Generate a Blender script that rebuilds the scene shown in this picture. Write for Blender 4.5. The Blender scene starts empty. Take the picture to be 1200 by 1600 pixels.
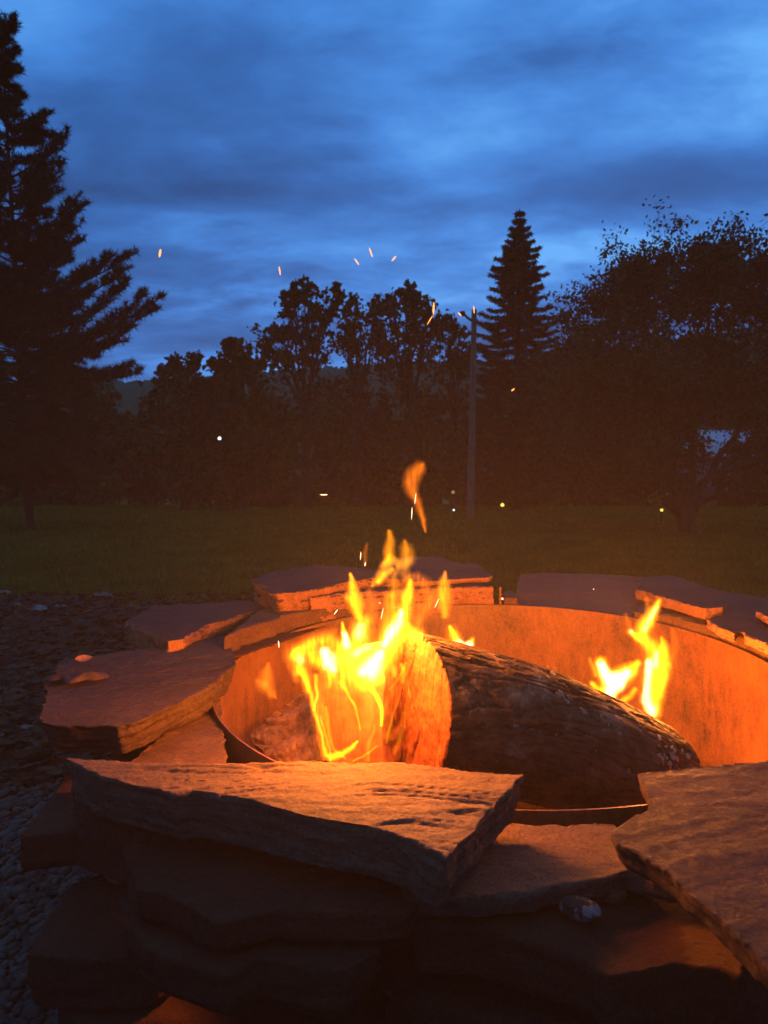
import bpy, bmesh, math, random
import numpy as np
from mathutils import Vector, Matrix
random.seed(11); rng = np.random.default_rng(11)
S = bpy.context.scene
COL = S.collection
# ------------------------------------------------------------------ camera, sky, light, exposure
CAMZ = 0.80; PIT = math.atan(55 / 1200); F = 1200.0
cd = bpy.data.cameras.new('camera'); cam = bpy.data.objects.new('camera', cd); COL.objects.link(cam)
cd.sensor_fit = 'VERTICAL'; cd.sensor_height = 36; cd.sensor_width = 27; cd.lens = 27
cd.clip_start = 0.02; cd.clip_end = 2000
cam.location = (0, 0, CAMZ); cam.rotation_euler = (math.pi / 2 - PIT, 0, 0)
cd.dof.use_dof = True; cd.dof.focus_distance = 1.45; cd.dof.aperture_fstop = 10.0
S.camera = cam
S.view_settings.view_transform = 'Standard'; S.view_settings.look = 'None'
S.view_settings.exposure = 0.0; S.view_settings.gamma = 1.0; S.view_settings.use_curve_mapping = False
S.render.engine = 'CYCLES'
cy = S.cycles
cy.use_denoising = True
cy.max_bounces = 8; cy.diffuse_bounces = 3; cy.glossy_bounces = 3; cy.transmission_bounces = 4
cy.transparent_max_bounces = 64; cy.volume_bounces = 0
cy.sample_clamp_indirect = 1.5; cy.sample_clamp_direct = 0
cy.volume_step_rate = 2.0

def nt(tree, kind, x=0, **kw):
    n = tree.nodes.new(kind)
    for k, v in kw.items(): setattr(n, k, v)
    return n

W = bpy.data.worlds.new('World'); S.world = W; W.use_nodes = True
t = W.node_tree; t.nodes.clear(); L = t.links.new
out = nt(t, 'ShaderNodeOutputWorld')
sky = nt(t, 'ShaderNodeTexSky', sky_type='NISHITA', sun_disc=False)
sky.sun_elevation = math.radians(-4.0); sky.sun_rotation = math.radians(20)
bg1 = nt(t, 'ShaderNodeBackground'); bg1.inputs[1].default_value = 0.15
L(sky.outputs[0], bg1.inputs[0])
tc = nt(t, 'ShaderNodeTexCoord'); sp = nt(t, 'ShaderNodeSeparateXYZ'); L(tc.outputs['Generated'], sp.inputs[0])
def M(op, a, b=None, c=None):
    n = nt(t, 'ShaderNodeMath', operation=op)
    for i, v in enumerate((a, b, c)):
        if v is None: continue
        if isinstance(v, (int, float)): n.inputs[i].default_value = v
        else: L(v, n.inputs[i])
    return n.outputs[0]
zc = M('MAXIMUM', sp.outputs[2], 0.0)
den = M('ADD', zc, 0.16)
u = M('DIVIDE', sp.outputs[0], den); v = M('DIVIDE', sp.outputs[1], den)
cb = nt(t, 'ShaderNodeCombineXYZ'); L(u, cb.inputs[0]); L(v, cb.inputs[1]); cb.inputs[2].default_value = 3.7
mp = nt(t, 'ShaderNodeMapping'); L(cb.outputs[0], mp.inputs[0]); mp.inputs['Scale'].default_value = (0.75, 1.15, 1)
mp.inputs['Rotation'].default_value = (0, 0, 0.35); mp.inputs['Location'].default_value = (1.3, 0.4, 0)
n1 = nt(t, 'ShaderNodeTexNoise'); n1.inputs['Scale'].default_value = 1.15; n1.inputs['Detail'].default_value = 5; n1.inputs['Roughness'].default_value = 0.45
n1.inputs['Distortion'].default_value = 0.1
L(mp.outputs[0], n1.inputs['Vector'])
n2 = nt(t, 'ShaderNodeTexNoise'); n2.inputs['Scale'].default_value = 3.4; n2.inputs['Detail'].default_value = 6; n2.inputs['Roughness'].default_value = 0.6
n2.inputs['Distortion'].default_value = 0.15
L(mp.outputs[0], n2.inputs['Vector'])
mix = M('ADD', M('MULTIPLY', n1.outputs[0], 0.60), M('MULTIPLY', n2.outputs[0], 0.40))
# the cloud deck is paler high up than at the horizon
mix = M('ADD', mix, M('MULTIPLY', M('SUBTRACT', zc, 0.30), 0.34))
# a dark bank of cloud to the right and the paler breaks beneath it
def bank(mix, x, y, sx, sz, amt):
    a = (x - 600) / 1200; b = -(y - 800) / 1200; d = Vector((a, math.cos(PIT) + b * math.sin(PIT), -math.sin(PIT) + b * math.cos(PIT))).normalized()
    dx = M('DIVIDE', M('SUBTRACT', sp.outputs[0], d.x), sx); dz = M('DIVIDE', M('SUBTRACT', sp.outputs[2], d.z), sz)
    r = M('ADD', M('MULTIPLY', dx, dx), M('MULTIPLY', dz, dz)); g = M('EXPONENT', M('MULTIPLY', r, -1.0)); g = M('MULTIPLY', g, M('GREATER_THAN', sp.outputs[1], 0.0))
    return M('ADD', mix, M('MULTIPLY', g, M('MULTIPLY', M('MULTIPLY', n2.outputs[0], 2.0), amt)))
mix = bank(mix, 1060, 285, .16, .045, -.13); mix = bank(mix, 900, 395, .13, .035, .15); mix = bank(mix, 1180, 130, .10, .08, .07)
mix = bank(mix, 640, 300, .25, .03, -.05); mix = bank(mix, 520, 470, .30, .02, .07); mix = bank(mix, 330, 120, .18, .08, -.05); mix = bank(mix, 90, 30, .2, .1, -.03)
cr = nt(t, 'ShaderNodeValToRGB'); L(mix, cr.inputs[0])
e = cr.color_ramp.elements
e[0].position = 0.33; e[0].color = (0.010, 0.050, 0.175, 1)
e[1].position = 0.68; e[1].color = (0.105, 0.37, 0.84, 1)
m_ = e.new(0.47); m_.color = (0.024, 0.122, 0.40, 1)
m2_ = e.new(0.56); m2_.color = (0.046, 0.215, 0.63, 1)
bg2 = nt(t, 'ShaderNodeBackground'); L(cr.outputs[0], bg2.inputs[0]); bg2.inputs[1].default_value = 1.16
ad = nt(t, 'ShaderNodeAddShader'); L(bg1.outputs[0], ad.inputs[0]); L(bg2.outputs[0], ad.inputs[1])
L(ad.outputs[0], out.inputs[0])

sl = bpy.data.lights.new('sun', 'SUN'); so = bpy.data.objects.new('sun', sl); COL.objects.link(so)
sl.energy = 0.01; sl.angle = math.radians(40); sl.color = (0.6, 0.75, 1.0)
so.rotation_euler = (math.radians(60), 0, math.radians(-20)); so.location = (0, 0, 40)

# ------------------------------------------------------------------ photograph pixel -> ray helpers
c_, s_ = math.cos(PIT), math.sin(PIT)
def ray(px, py):
    a = (px - 600) / F; b = -(py - 800) / F
    return np.array([a, c_ + b * s_, -s_ + b * c_])
O = np.array([0, 0, CAMZ])
def at_y(px, py, y):
    d = ray(px, py); return O + d * (y / d[1])
def on_plane(px, py, p0, n):
    d = ray(px, py); n = np.asarray(n, float)
    return O + d * (np.dot(np.asarray(p0) - O, n) / np.dot(d, n))
RC = np.array([0.233, 1.565, 0.40]); RR = 0.5677; RN = np.array([-0.0203, -0.0735, 1.0])
def rimz(x, y): return RC[2] + 0.0203 * (x - RC[0]) + 0.0735 * (y - RC[1])
def gz(y): return -0.02 * max(0.0, y - 3.5)
def on_ground(px, py):
    p = on_plane(px, py, (0, 0, 0), (0, 0, 1))
    if py <= 750 or p[1] > 3.5: p = on_plane(px, py, (0, 3.5, 0), (0, 0.02, 1))
    return p

# ------------------------------------------------------------------ numpy noise
_perm = rng.permutation(256).astype(np.int64); _perm = np.concatenate([_perm, _perm])
_grad = rng.normal(size=(256, 3)); _grad /= np.linalg.norm(_grad, axis=1)[:, None]
def pn(P):
    P = np.asarray(P, float); I = np.floor(P).astype(np.int64); f = P - I; I &= 255
    w = f * f * f * (f * (f * 6 - 15) + 10); r = 0
    for dx in (0, 1):
        for dy in (0, 1):
            for dz in (0, 1):
                h = _perm[_perm[_perm[(I[:, 0] + dx) & 255] + ((I[:, 1] + dy) & 255)] + ((I[:, 2] + dz) & 255)]
                g = _grad[h]; d = (g * (f - np.array([dx, dy, dz]))).sum(1)
                r = r + d * (w[:, 0] if dx else 1 - w[:, 0]) * (w[:, 1] if dy else 1 - w[:, 1]) * (w[:, 2] if dz else 1 - w[:, 2])
    return r * 1.6
def fbm(P, o=4, g=0.5):
    P = np.asarray(P, float); a = 1; r = 0; s = 0
    for k in range(o):
        r = r + a * pn(P * 2 ** k + 17.3 * k); s += a; a *= g
    return r / s

# ------------------------------------------------------------------ materials
def mat(name):
    m = bpy.data.materials.new(name); m.use_nodes = True
    b = m.node_tree.nodes['Principled BSDF']; return m, m.node_tree, b
def noise_mat(name, c1, c2, scale=8, rough=0.8, bump=0.3, bscale=60, stretch=(1, 1, 1), detail=6, lo=0.35, hi=0.65, spec=0.1, metal=0, bdist=0.004, coord='Object', c3=None):
    m, t, b = mat(name); L = t.links.new
    tc = nt(t, 'ShaderNodeTexCoord'); mp = nt(t, 'ShaderNodeMapping'); mp.inputs['Scale'].default_value = stretch
    L(tc.outputs[coord], mp.inputs[0])
    n = nt(t, 'ShaderNodeTexNoise'); n.inputs['Scale'].default_value = scale; n.inputs['Detail'].default_value = detail; n.inputs['Roughness'].default_value = 0.62
    L(mp.outputs[0], n.inputs['Vector'])
    cr = nt(t, 'ShaderNodeValToRGB'); L(n.outputs[0], cr.inputs[0])
    cr.color_ramp.elements[0].position = lo; cr.color_ramp.elements[0].color = (*c1, 1)
    cr.color_ramp.elements[1].position = hi; cr.color_ramp.elements[1].color = (*c2, 1)
    if c3: e = cr.color_ramp.elements.new(min(hi + 0.12, 0.95)); e.color = (*c3, 1)
    L(cr.outputs[0], b.inputs['Base Color'])
    b.inputs['Roughness'].default_value = rough; b.inputs['Specular IOR Level'].default_value = spec; b.inputs['Metallic'].default_value = metal
    ns = nt(t, 'ShaderNodeTexNoise'); ns.inputs['Scale'].default_value = scale * 38; ns.inputs['Detail'].default_value = 3; L(tc.outputs[coord], ns.inputs['Vector'])
    mr = nt(t, 'ShaderNodeMapRange'); L(ns.outputs[0], mr.inputs[0]); mr.inputs[1].default_value = .3; mr.inputs[2].default_value = .7; mr.inputs[3].default_value = .72; mr.inputs[4].default_value = 1.25
    vm = nt(t, 'ShaderNodeVectorMath', operation='SCALE'); L(cr.outputs[0], vm.inputs[0]); L(mr.outputs[0], vm.inputs['Scale']); L(vm.outputs[0], b.inputs['Base Color'])
    nb = nt(t, 'ShaderNodeTexNoise'); nb.inputs['Scale'].default_value = bscale; nb.inputs['Detail'].default_value = 8; nb.inputs['Roughness'].default_value = 0.7
    L(mp.outputs[0], nb.inputs['Vector'])
    bp = nt(t, 'ShaderNodeBump'); bp.inputs['Strength'].default_value = bump; bp.inputs['Distance'].default_value = bdist
    L(nb.outputs[0], bp.inputs['Height']); L(bp.outputs[0], b.inputs['Normal'])
    return m
STONE = [noise_mat('stone_%d' % i, a, b, 6, 0.85, 1.0, 45, (1, 1, 2.2), 9, 0.3, 0.7, 0.12, bdist=0.008, c3=c) for i, (a, b, c) in enumerate([
    ((.032, .015, .009), (.062, .031, .020), (.095, .050, .034)),
    ((.062, .026, .012), (.115, .052, .024), (.16, .078, .038)),
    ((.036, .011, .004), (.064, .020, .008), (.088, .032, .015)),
    ((.060, .030, .017), (.110, .058, .034), (.15, .082, .050)),
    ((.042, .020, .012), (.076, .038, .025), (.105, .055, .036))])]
def firelit_sides(m):
    # fire glow painted into broken side faces: paler and more orange than the top
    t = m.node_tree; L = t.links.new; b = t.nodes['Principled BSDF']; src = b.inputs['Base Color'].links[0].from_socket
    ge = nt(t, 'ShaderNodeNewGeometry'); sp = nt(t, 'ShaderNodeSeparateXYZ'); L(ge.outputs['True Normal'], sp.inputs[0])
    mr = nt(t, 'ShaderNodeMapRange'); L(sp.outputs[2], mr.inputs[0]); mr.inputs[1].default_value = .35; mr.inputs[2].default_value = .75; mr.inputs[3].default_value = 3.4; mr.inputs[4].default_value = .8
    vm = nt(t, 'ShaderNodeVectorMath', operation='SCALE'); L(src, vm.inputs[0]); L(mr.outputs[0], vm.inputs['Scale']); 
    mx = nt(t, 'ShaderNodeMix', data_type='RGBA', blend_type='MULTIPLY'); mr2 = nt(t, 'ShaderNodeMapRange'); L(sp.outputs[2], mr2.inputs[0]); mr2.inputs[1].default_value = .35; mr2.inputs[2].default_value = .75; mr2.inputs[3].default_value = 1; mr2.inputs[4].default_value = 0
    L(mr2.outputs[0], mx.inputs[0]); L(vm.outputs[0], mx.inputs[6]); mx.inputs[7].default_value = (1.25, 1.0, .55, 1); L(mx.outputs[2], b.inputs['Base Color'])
firelit_sides(STONE[4])
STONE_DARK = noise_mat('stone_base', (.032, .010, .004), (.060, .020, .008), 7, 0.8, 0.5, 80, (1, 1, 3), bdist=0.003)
STEEL = None
def steel_mat():
    m, t, b = mat('rusted_steel'); L = t.links.new
    tc = nt(t, 'ShaderNodeTexCoord')
    mp = nt(t, 'ShaderNodeMapping'); mp.inputs['Scale'].default_value = (1, 1, 0.38); L(tc.outputs['Object'], mp.inputs[0])
    n = nt(t, 'ShaderNodeTexNoise'); n.inputs['Scale'].default_value = 55; n.inputs['Detail'].default_value = 8; n.inputs['Roughness'].default_value = 0.7; L(mp.outputs[0], n.inputs['Vector'])
    n2 = nt(t, 'ShaderNodeTexNoise'); n2.inputs['Scale'].default_value = 6; n2.inputs['Detail'].default_value = 5; L(tc.outputs['Object'], n2.inputs['Vector'])
    n3 = nt(t, 'ShaderNodeTexNoise'); n3.inputs['Scale'].default_value = 160; n3.inputs['Detail'].default_value = 3; L(tc.outputs['Object'], n3.inputs['Vector'])
    a = nt(t, 'ShaderNodeMath', operation='MULTIPLY_ADD'); L(n.outputs[0], a.inputs[0]); a.inputs[1].default_value = 0.42; 
    b2 = nt(t, 'ShaderNodeMath', operation='MULTIPLY_ADD'); L(n2.outputs[0], b2.inputs[0]); b2.inputs[1].default_value = 0.42
    c2 = nt(t, 'ShaderNodeMath', operation='MULTIPLY'); L(n3.outputs[0], c2.inputs[0]); c2.inputs[1].default_value = 0.26
    L(c2.outputs[0], b2.inputs[2]); L(b2.outputs[0], a.inputs[2])
    cr = nt(t, 'ShaderNodeValToRGB'); L(a.outputs[0], cr.inputs[0]); E = cr.color_ramp.elements
    E[0].position = 0.42; E[0].color = (.035, .012, .005, 1); E[1].position = 0.70; E[1].color = (.190, .066, .014, 1)
    k = E.new(0.55); k.color = (.120, .038, .008, 1)
    L(cr.outputs[0], b.inputs['Base Color']); b.inputs['Roughness'].default_value = 0.52; b.inputs['Specular IOR Level'].default_value = 0.4
    bp = nt(t, 'ShaderNodeBump'); bp.inputs['Strength'].default_value = 0.5; bp.inputs['Distance'].default_value = 0.0012
    L(n.outputs[0], bp.inputs['Height']); L(bp.outputs[0], b.inputs['Normal'])
    return m
STEEL = steel_mat()
BARK = noise_mat('log_bark', (.030, .015, .007), (.085, .046, .022), 17, 0.97, 1.0, 60, (1, 1, 1), bdist=0.006, hi=.58, c3=(.20, .13, .070))
CHAR = noise_mat('charred_bark', (.07, .030, .014), (.24, .105, .045), 26, 0.9, 0.9, 120, (1, 1, 1), bdist=0.004)
ENDG = noise_mat('end_grain', (.06, .013, .004), (.16, .040, .013), 60, 0.85, 0.6, 220, (0.35, 1, 1), bdist=0.002)
SPLIT = noise_mat('split_wood', (.10, .026, .008), (.22, .062, .022), 30, 0.8, 0.5, 120, (1, 1, 0.2), bdist=0.002)
LICHEN = noise_mat('lichen', (.13, .09, .05), (.27, .20, .12), 80, 0.9, 0.6, 200)
ASH = noise_mat('ash', (.10, .08, .07), (.30, .26, .23), 30, 0.95, 0.6, 90)
LEAF = noise_mat('leaf_green', (.012, .016, .002), (.036, .042, .005), 2.0, 0.7, 0.0, 10)
LEAFB = noise_mat('leaf_green_pale', (.025, .030, .004), (.065, .068, .010), 2.0, 0.7, 0.0, 10)
LEAFD = noise_mat('leaf_green_dark', (.006, .009, .002), (.018, .022, .004), 2.0, 0.7, 0.0, 10)
NEEDLE = noise_mat('needle_green', (.008, .013, .003), (.024, .032, .007), 2.0, 0.7, 0.0, 10)
TRUNK = noise_mat('tree_bark', (.016, .010, .006), (.045, .030, .018), 12, 0.9, 0.5, 30, (1, 1, 0.3), bdist=0.02)
GRASS = noise_mat('grass', (.050, .052, .003), (.10, .095, .006), 1.4, 1.0, 0.6, 40, bdist=0.03)
SOIL = noise_mat('soil', (.012, .006, .003), (.034, .018, .009), 20, 0.95, 0.7, 80, bdist=0.006)
PEB = noise_mat('pebble', (.018, .009, .006), (.085, .052, .036), 22, 0.7, 0.2, 90)
DRY = noise_mat('dry_leaf', (.020, .009, .004), (.075, .036, .016), 30, 0.75, 0.3, 60)
DRYPALE = noise_mat('dry_leaf_pale', (.12, .09, .07), (.22, .18, .15), 20, 0.75, 0.3, 60)
POLEW = noise_mat('pole_wood', (.09, .050, .028), (.17, .10, .06), 14, 0.85, 0.4, 40, (1, 1, .2))
QUARTZ = noise_mat('quartz_pebble', (.040, .022, .014), (.17, .12, .10), 45, 0.95, 0.4, 90, lo=0.52, hi=0.58)
SIDING = noise_mat('siding', (.16, .10, .09), (.22, .14, .13), 4, 0.8, 0.1, 30)
ROOFM = noise_mat('metal_roof', (.16, .16, .17), (.24, .24, .25), 3, 0.35, 0.1, 20, spec=0.6)
TWIG = noise_mat('twig', (.05, .03, .02), (.12, .07, .045), 30, 0.9)
def emit(name, col, s):
    m = bpy.data.materials.new(name); m.use_nodes = True; t = m.node_tree; t.nodes.clear()
    e = nt(t, 'ShaderNodeEmission'); e.inputs[0].default_value = (*col, 1); e.inputs[1].default_value = s
    o = nt(t, 'ShaderNodeOutputMaterial'); t.links.new(e.outputs[0], o.inputs['Surface']); return m
def fvol(name, col, s):
    m = bpy.data.materials.new(name); m.use_nodes = True; t = m.node_tree; t.nodes.clear()
    e = nt(t, 'ShaderNodeEmission'); e.inputs[0].default_value = (*col, 1); e.inputs[1].default_value = s
    o = nt(t, 'ShaderNodeOutputMaterial'); t.links.new(e.outputs[0], o.inputs['Volume']); return m
FLAME = fvol('flame_gas', (1.0, 0.27, 0.004), 90)
FCORE = fvol('flame_core_gas', (1.0, 0.66, 0.28), 110)
FDIM = fvol('flame_dim_gas', (1.0, 0.19, 0.006), 70)
SPARK = emit('spark', (1.0, 0.34, 0.08), 2.4)
SPARKW = emit('spark_hot', (1.0, 0.62, 0.34), 4.0)
LAMPW = emit('lamp_white', (0.75, 0.9, 1.0), 2.2)
LAMPY = emit('lamp_yellow', (1.0, 0.75, 0.12), 1.5)
LAMPD = emit('lamp_dim', (0.9, 0.7, 0.3), 0.35)

# ------------------------------------------------------------------ object helpers
def tag(o, label=None, cat=None, group=None, kind=None):
    if label: o['label'] = label
    if cat: o['category'] = cat
    if group: o['group'] = group
    if kind: o['kind'] = kind
    return o
def obj(name, me, m=None, parent=None):
    o = bpy.data.objects.new(name, me); COL.objects.link(o); me.name = name
    if m and not len(me.materials): me.materials.append(m)
    if parent: o.parent = parent; o.matrix_parent_inverse = parent.matrix_world.inverted() if parent.matrix_world else Matrix()
    return o
def empty(name, loc, label, cat, group=None):
    o = bpy.data.objects.new(name, None); COL.objects.link(o); o.location = loc; o.empty_display_size = 0.1
    o.matrix_world = Matrix.Translation(loc)
    return tag(o, label, cat, group)
def np_mesh(name, V, Fc, smooth=True):
    me = bpy.data.meshes.new(name); V = np.asarray(V, np.float32); Fc = np.asarray(Fc, np.int32)
    k = Fc.shape[1]
    me.vertices.add(len(V)); me.vertices.foreach_set('co', V.ravel())
    me.loops.add(Fc.size); me.loops.foreach_set('vertex_index', Fc.ravel())
    me.polygons.add(len(Fc)); me.polygons.foreach_set('loop_start', np.arange(0, Fc.size, k, dtype=np.int32))
    me.polygons.foreach_set('loop_total', np.full(len(Fc), k, np.int32))
    if smooth: me.polygons.foreach_set('use_smooth', np.ones(len(Fc), bool))
    me.update(calc_edges=True); return me

def slab_mesh(pts, n, thick, voxel, seed, inset=0.0, jit=0.003, side=0.006, top=0.003, strata=120, grain=0.0, gstr=0.0, terr=0.0, fiss=0.0, crack=0.0):
    """pts: 3D outline of the top face (on its plane), n: outward normal. Returns mesh in coordinates about its base centre."""
    pts = np.array(pts); n = np.array(n, float); n /= np.linalg.norm(n); c = pts.mean(0)
    ux = np.cross([0, 1, 0], n) if abs(n[1]) < 0.8 else np.cross([0, 0, 1], n); ux /= np.linalg.norm(ux); uy = np.cross(n, ux)
    q = np.c_[(pts - c) @ ux, (pts - c) @ uy]
    if 0.5 * np.sum(q[:, 0] * np.roll(q[:, 1], -1) - np.roll(q[:, 0], -1) * q[:, 1]) < 0: q = q[::-1]
    res = []
    for i in range(len(q)):
        a, b = q[i], q[(i + 1) % len(q)]; d = np.linalg.norm(b - a); k = max(1, int(d / 0.02))
        nn = np.array([b[1] - a[1], a[0] - b[0]]) / (d + 1e-9)
        for j in range(k):
            p = a + (b - a) * j / k
            res.append(p + nn * jit * 1.6 * pn(np.array([[p[0] * 35 + seed, p[1] * 35, seed * 1.7]]))[0])
    q = np.array(res); bm = bmesh.new()
    vt = [bm.verts.new((a[0], a[1], 0)) for a in q]
    vb = [bm.verts.new((a[0] * (1 - inset), a[1] * (1 - inset), -thick)) for a in q]
    N = len(q); bm.faces.new(vt); bm.faces.new(vb[::-1])
    for i in range(N): bm.faces.new((vt[i], vb[i], vb[(i + 1) % N], vt[(i + 1) % N]))
    bmesh.ops.triangulate(bm, faces=bm.faces[:])
    me = bpy.data.meshes.new('tmp'); bm.to_mesh(me); bm.free()
    o = bpy.data.objects.new('tmp', me); COL.objects.link(o)
    md = o.modifiers.new('r', 'REMESH'); md.mode = 'VOXEL'; md.voxel_size = voxel
    dg = bpy.context.evaluated_depsgraph_get(); ev = o.evaluated_get(dg)
    me2 = bpy.data.meshes.new_from_object(ev); bpy.data.objects.remove(o); bpy.data.meshes.remove(me)
    nv = len(me2.vertices); V = np.empty(nv * 3, np.float32); me2.vertices.foreach_get('co', V); V = V.reshape(-1, 3).astype(float)
    Nn = np.empty(nv * 3, np.float32); me2.vertices.foreach_get('normal', Nn); Nn = Nn.reshape(-1, 3)
    sd = seed * 3.1
    horiz = np.clip(np.hypot(Nn[:, 0], Nn[:, 1]), 0, 1); ver = np.abs(Nn[:, 2]) ** 2
    up = Nn[:, 2] > 0.3
    lat = side * (0.9 * fbm(np.c_[V[:, :2] * 11 + sd, V[:, 2] * 14], 3) + 0.55 * np.round(2.2 * pn(np.c_[V[:, :2] * 9 + sd, V[:, 2] * strata])) / 2.2 + 1.0 * fbm(V * 38 + sd, 4, .62))
    # chipped arris: edges of the top are knocked back unevenly
    ga, gb = math.cos(grain), math.sin(grain)
    gx = V[:, 0] * ga + V[:, 1] * gb; gy = -V[:, 0] * gb + V[:, 1] * ga
    tp = top * (1.0 * fbm(np.c_[V[:, :2] * 5 + sd, V[:, 2] * 3], 3) + 0.9 * fbm(V * 40 + sd, 4, .6))
    rp = fbm(np.c_[gx * 5 + sd, gy * 42 + 2.5 * pn(np.c_[gx * 7, gy * 7, gx * 0 + sd]), V[:, 2] * 0], 3)
    tp = tp + gstr * rp
    if terr > 0:
        tt = fbm(np.c_[gx * 1.6 + sd, gy * 15, gx * 0], 3) * 4
        fl = np.floor(tt); fr = tt - fl; tp = tp + terr * (fl + np.clip((fr - 0.86) / 0.14, 0, 1))
    if crack > 0:
        f0 = np.abs(fbm(np.c_[gx * 2.4 + sd, gy * 34 + 1.2 * pn(np.c_[gx * 6, gy * 6, gx * 0 + sd]), gx * 0 + 2], 2)); msk = np.clip(3 * (pn(np.c_[gx * 5, gy * 14, gx * 0 + sd * 2]) + .1), 0, 1)
        tp = tp - crack * np.clip(1 - f0 / .05, 0, 1) * msk
    if fiss > 0:
        ww = 1.3 * pn(np.c_[gx * 9, gy * 9, gx * 0 + sd])
        f1 = np.abs(fbm(np.c_[gx * 6 + sd, gy * 46 + ww, gx * 0], 3)); f2 = np.abs(fbm(np.c_[gx * 26, gy * 20 + sd, gx * 0 + 4], 3))
        tp = tp - fiss * np.clip(1 - f1 / 0.15, 0, 1) - 0.22 * fiss * np.clip(1 - f2 / 0.07, 0, 1) + 0.35 * fiss * fbm(V * 120, 3, .7)
    dirv = Nn[:, :2] / (horiz[:, None] + 1e-6)
    V[:, :2] += dirv * (lat * horiz)[:, None]
    V[:, 2] += np.where(up, tp, -tp * 0.5) * ver
    R = np.array([ux, uy, n])
    Wc = V @ R + c
    base = c - n * thick
    me2.vertices.foreach_set('co', (Wc - base).astype(np.float32).ravel())
    me2.polygons.foreach_set('use_smooth', np.ones(len(me2.polygons), bool))
    me2.update()
    return me2, base
def ppoly(px, z0, gx=0.0, gy=0.0, ref=(0.233, 1.565)):
    n = np.array([-gx, -gy, 1.0]); p0 = np.array([ref[0], ref[1], z0])
    return [on_plane(a, b, p0, n) for a, b in px], n
def stone(name, px, z0, thick, label, gx=0.0, gy=0.0, ref=(0.233, 1.565), m=0, voxel=0.006, group=None, **kw):
    P, n = ppoly(px, z0, gx, gy, ref)
    if kw.pop('clamp', False):
        for p in P:
            r = math.hypot(p[0] - RC[0], p[1] - RC[1])
            if r < RR + .018: k = (RR + .018) / r; p[0] = RC[0] + (p[0] - RC[0]) * k; p[1] = RC[1] + (p[1] - RC[1]) * k; p[2] = z0 + gx * (p[0] - ref[0]) + gy * (p[1] - ref[1])
    sd = kw.pop('seed', random.uniform(0, 40))
    me, base = slab_mesh(P, n, thick, voxel, sd, **kw)
    o = obj(name, me, STONE[m] if isinstance(m, int) else m); o.location = base
    return tag(o, label, 'stone', group)
def tube_np(path, radii, seg=8):
    path = np.array(path, float); n = len(path); V = []; 
    tn = np.gradient(path, axis=0); tn /= np.linalg.norm(tn, axis=1)[:, None] + 1e-9
    a = np.array([0.123, 0.31, 0.94]); 
    for i in range(n):
        s1 = np.cross(tn[i], a); s1 /= np.linalg.norm(s1) + 1e-9; s2 = np.cross(tn[i], s1)
        th = np.arange(seg) * 2 * np.pi / seg
        V.append(path[i] + radii[i] * (np.cos(th)[:, None] * s1 + np.sin(th)[:, None] * s2))
    V = np.vstack(V); Fc = []
    for i in range(n - 1):
        for j in range(seg):
            k = (j + 1) % seg; Fc.append((i * seg + j, i * seg + k, (i + 1) * seg + k, (i + 1) * seg + j))
    return V, np.array(Fc)
class Acc:
    def __init__(s): s.V = []; s.F = []; s.n = 0
    def add(s, V, Fc): s.V.append(np.asarray(V)); s.F.append(np.asarray(Fc) + s.n); s.n += len(V)
    def mesh(s, name, smooth=True, origin=(0, 0, 0)): return np_mesh(name, np.vstack(s.V) - np.array(origin), np.vstack(s.F), smooth)

# ------------------------------------------------------------------ ground, lawn, gravel
def grid_sheet(name, xs, ys, zf, m):
    X, Y = np.meshgrid(xs, ys); Z = zf(X, Y); V = np.c_[X.ravel(), Y.ravel(), Z.ravel()]
    nx, ny = len(xs), len(ys); i = np.arange(nx - 1)[None] + nx * np.arange(ny - 1)[:, None]; i = i.ravel()
    return obj(name, np_mesh(name, V, np.c_[i, i + 1, i + nx + 1, i + nx]), m)
def zlawn(X, Y): return -0.02 * np.maximum(0, Y - 3.5) * np.clip(1 - (Y - 60) / 900, 0.4, 1) + 0.012 * np.sin(X * 0.9) * np.sin(Y * 0.7) * (Y > 4)
g = grid_sheet('lawn', np.r_[-700, np.linspace(-60, 60, 121), 700], np.r_[-30, -5, 0, np.linspace(0.6, 60, 120), 90, 200, 900], zlawn, GRASS); tag(g, kind='structure')
def edge_y(x): return 4.9 + 0.25 * math.sin(x * 1.7) + 0.12 * math.sin(x * 5.1)
xs = np.linspace(-5.5, 1.6, 143); acc = Acc(); V = []
for x in xs: V += [(x, -1.0, 0.006), (x, min(edge_y(x), 3.6), 0.006), (x, edge_y(x) if x < 0.4 else edge_y(x) - (x - 0.4) * 1.6, 0.006 + 0 * gz(edge_y(x)))]
Fc = []
for i in range(len(xs) - 1):
    for k in range(2): a = i * 3 + k; Fc.append((a, a + 3, a + 4, a + 1))
tag(obj('gravel_bed', np_mesh('gravel_bed', V, Fc, False), SOIL), kind='structure')

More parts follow.
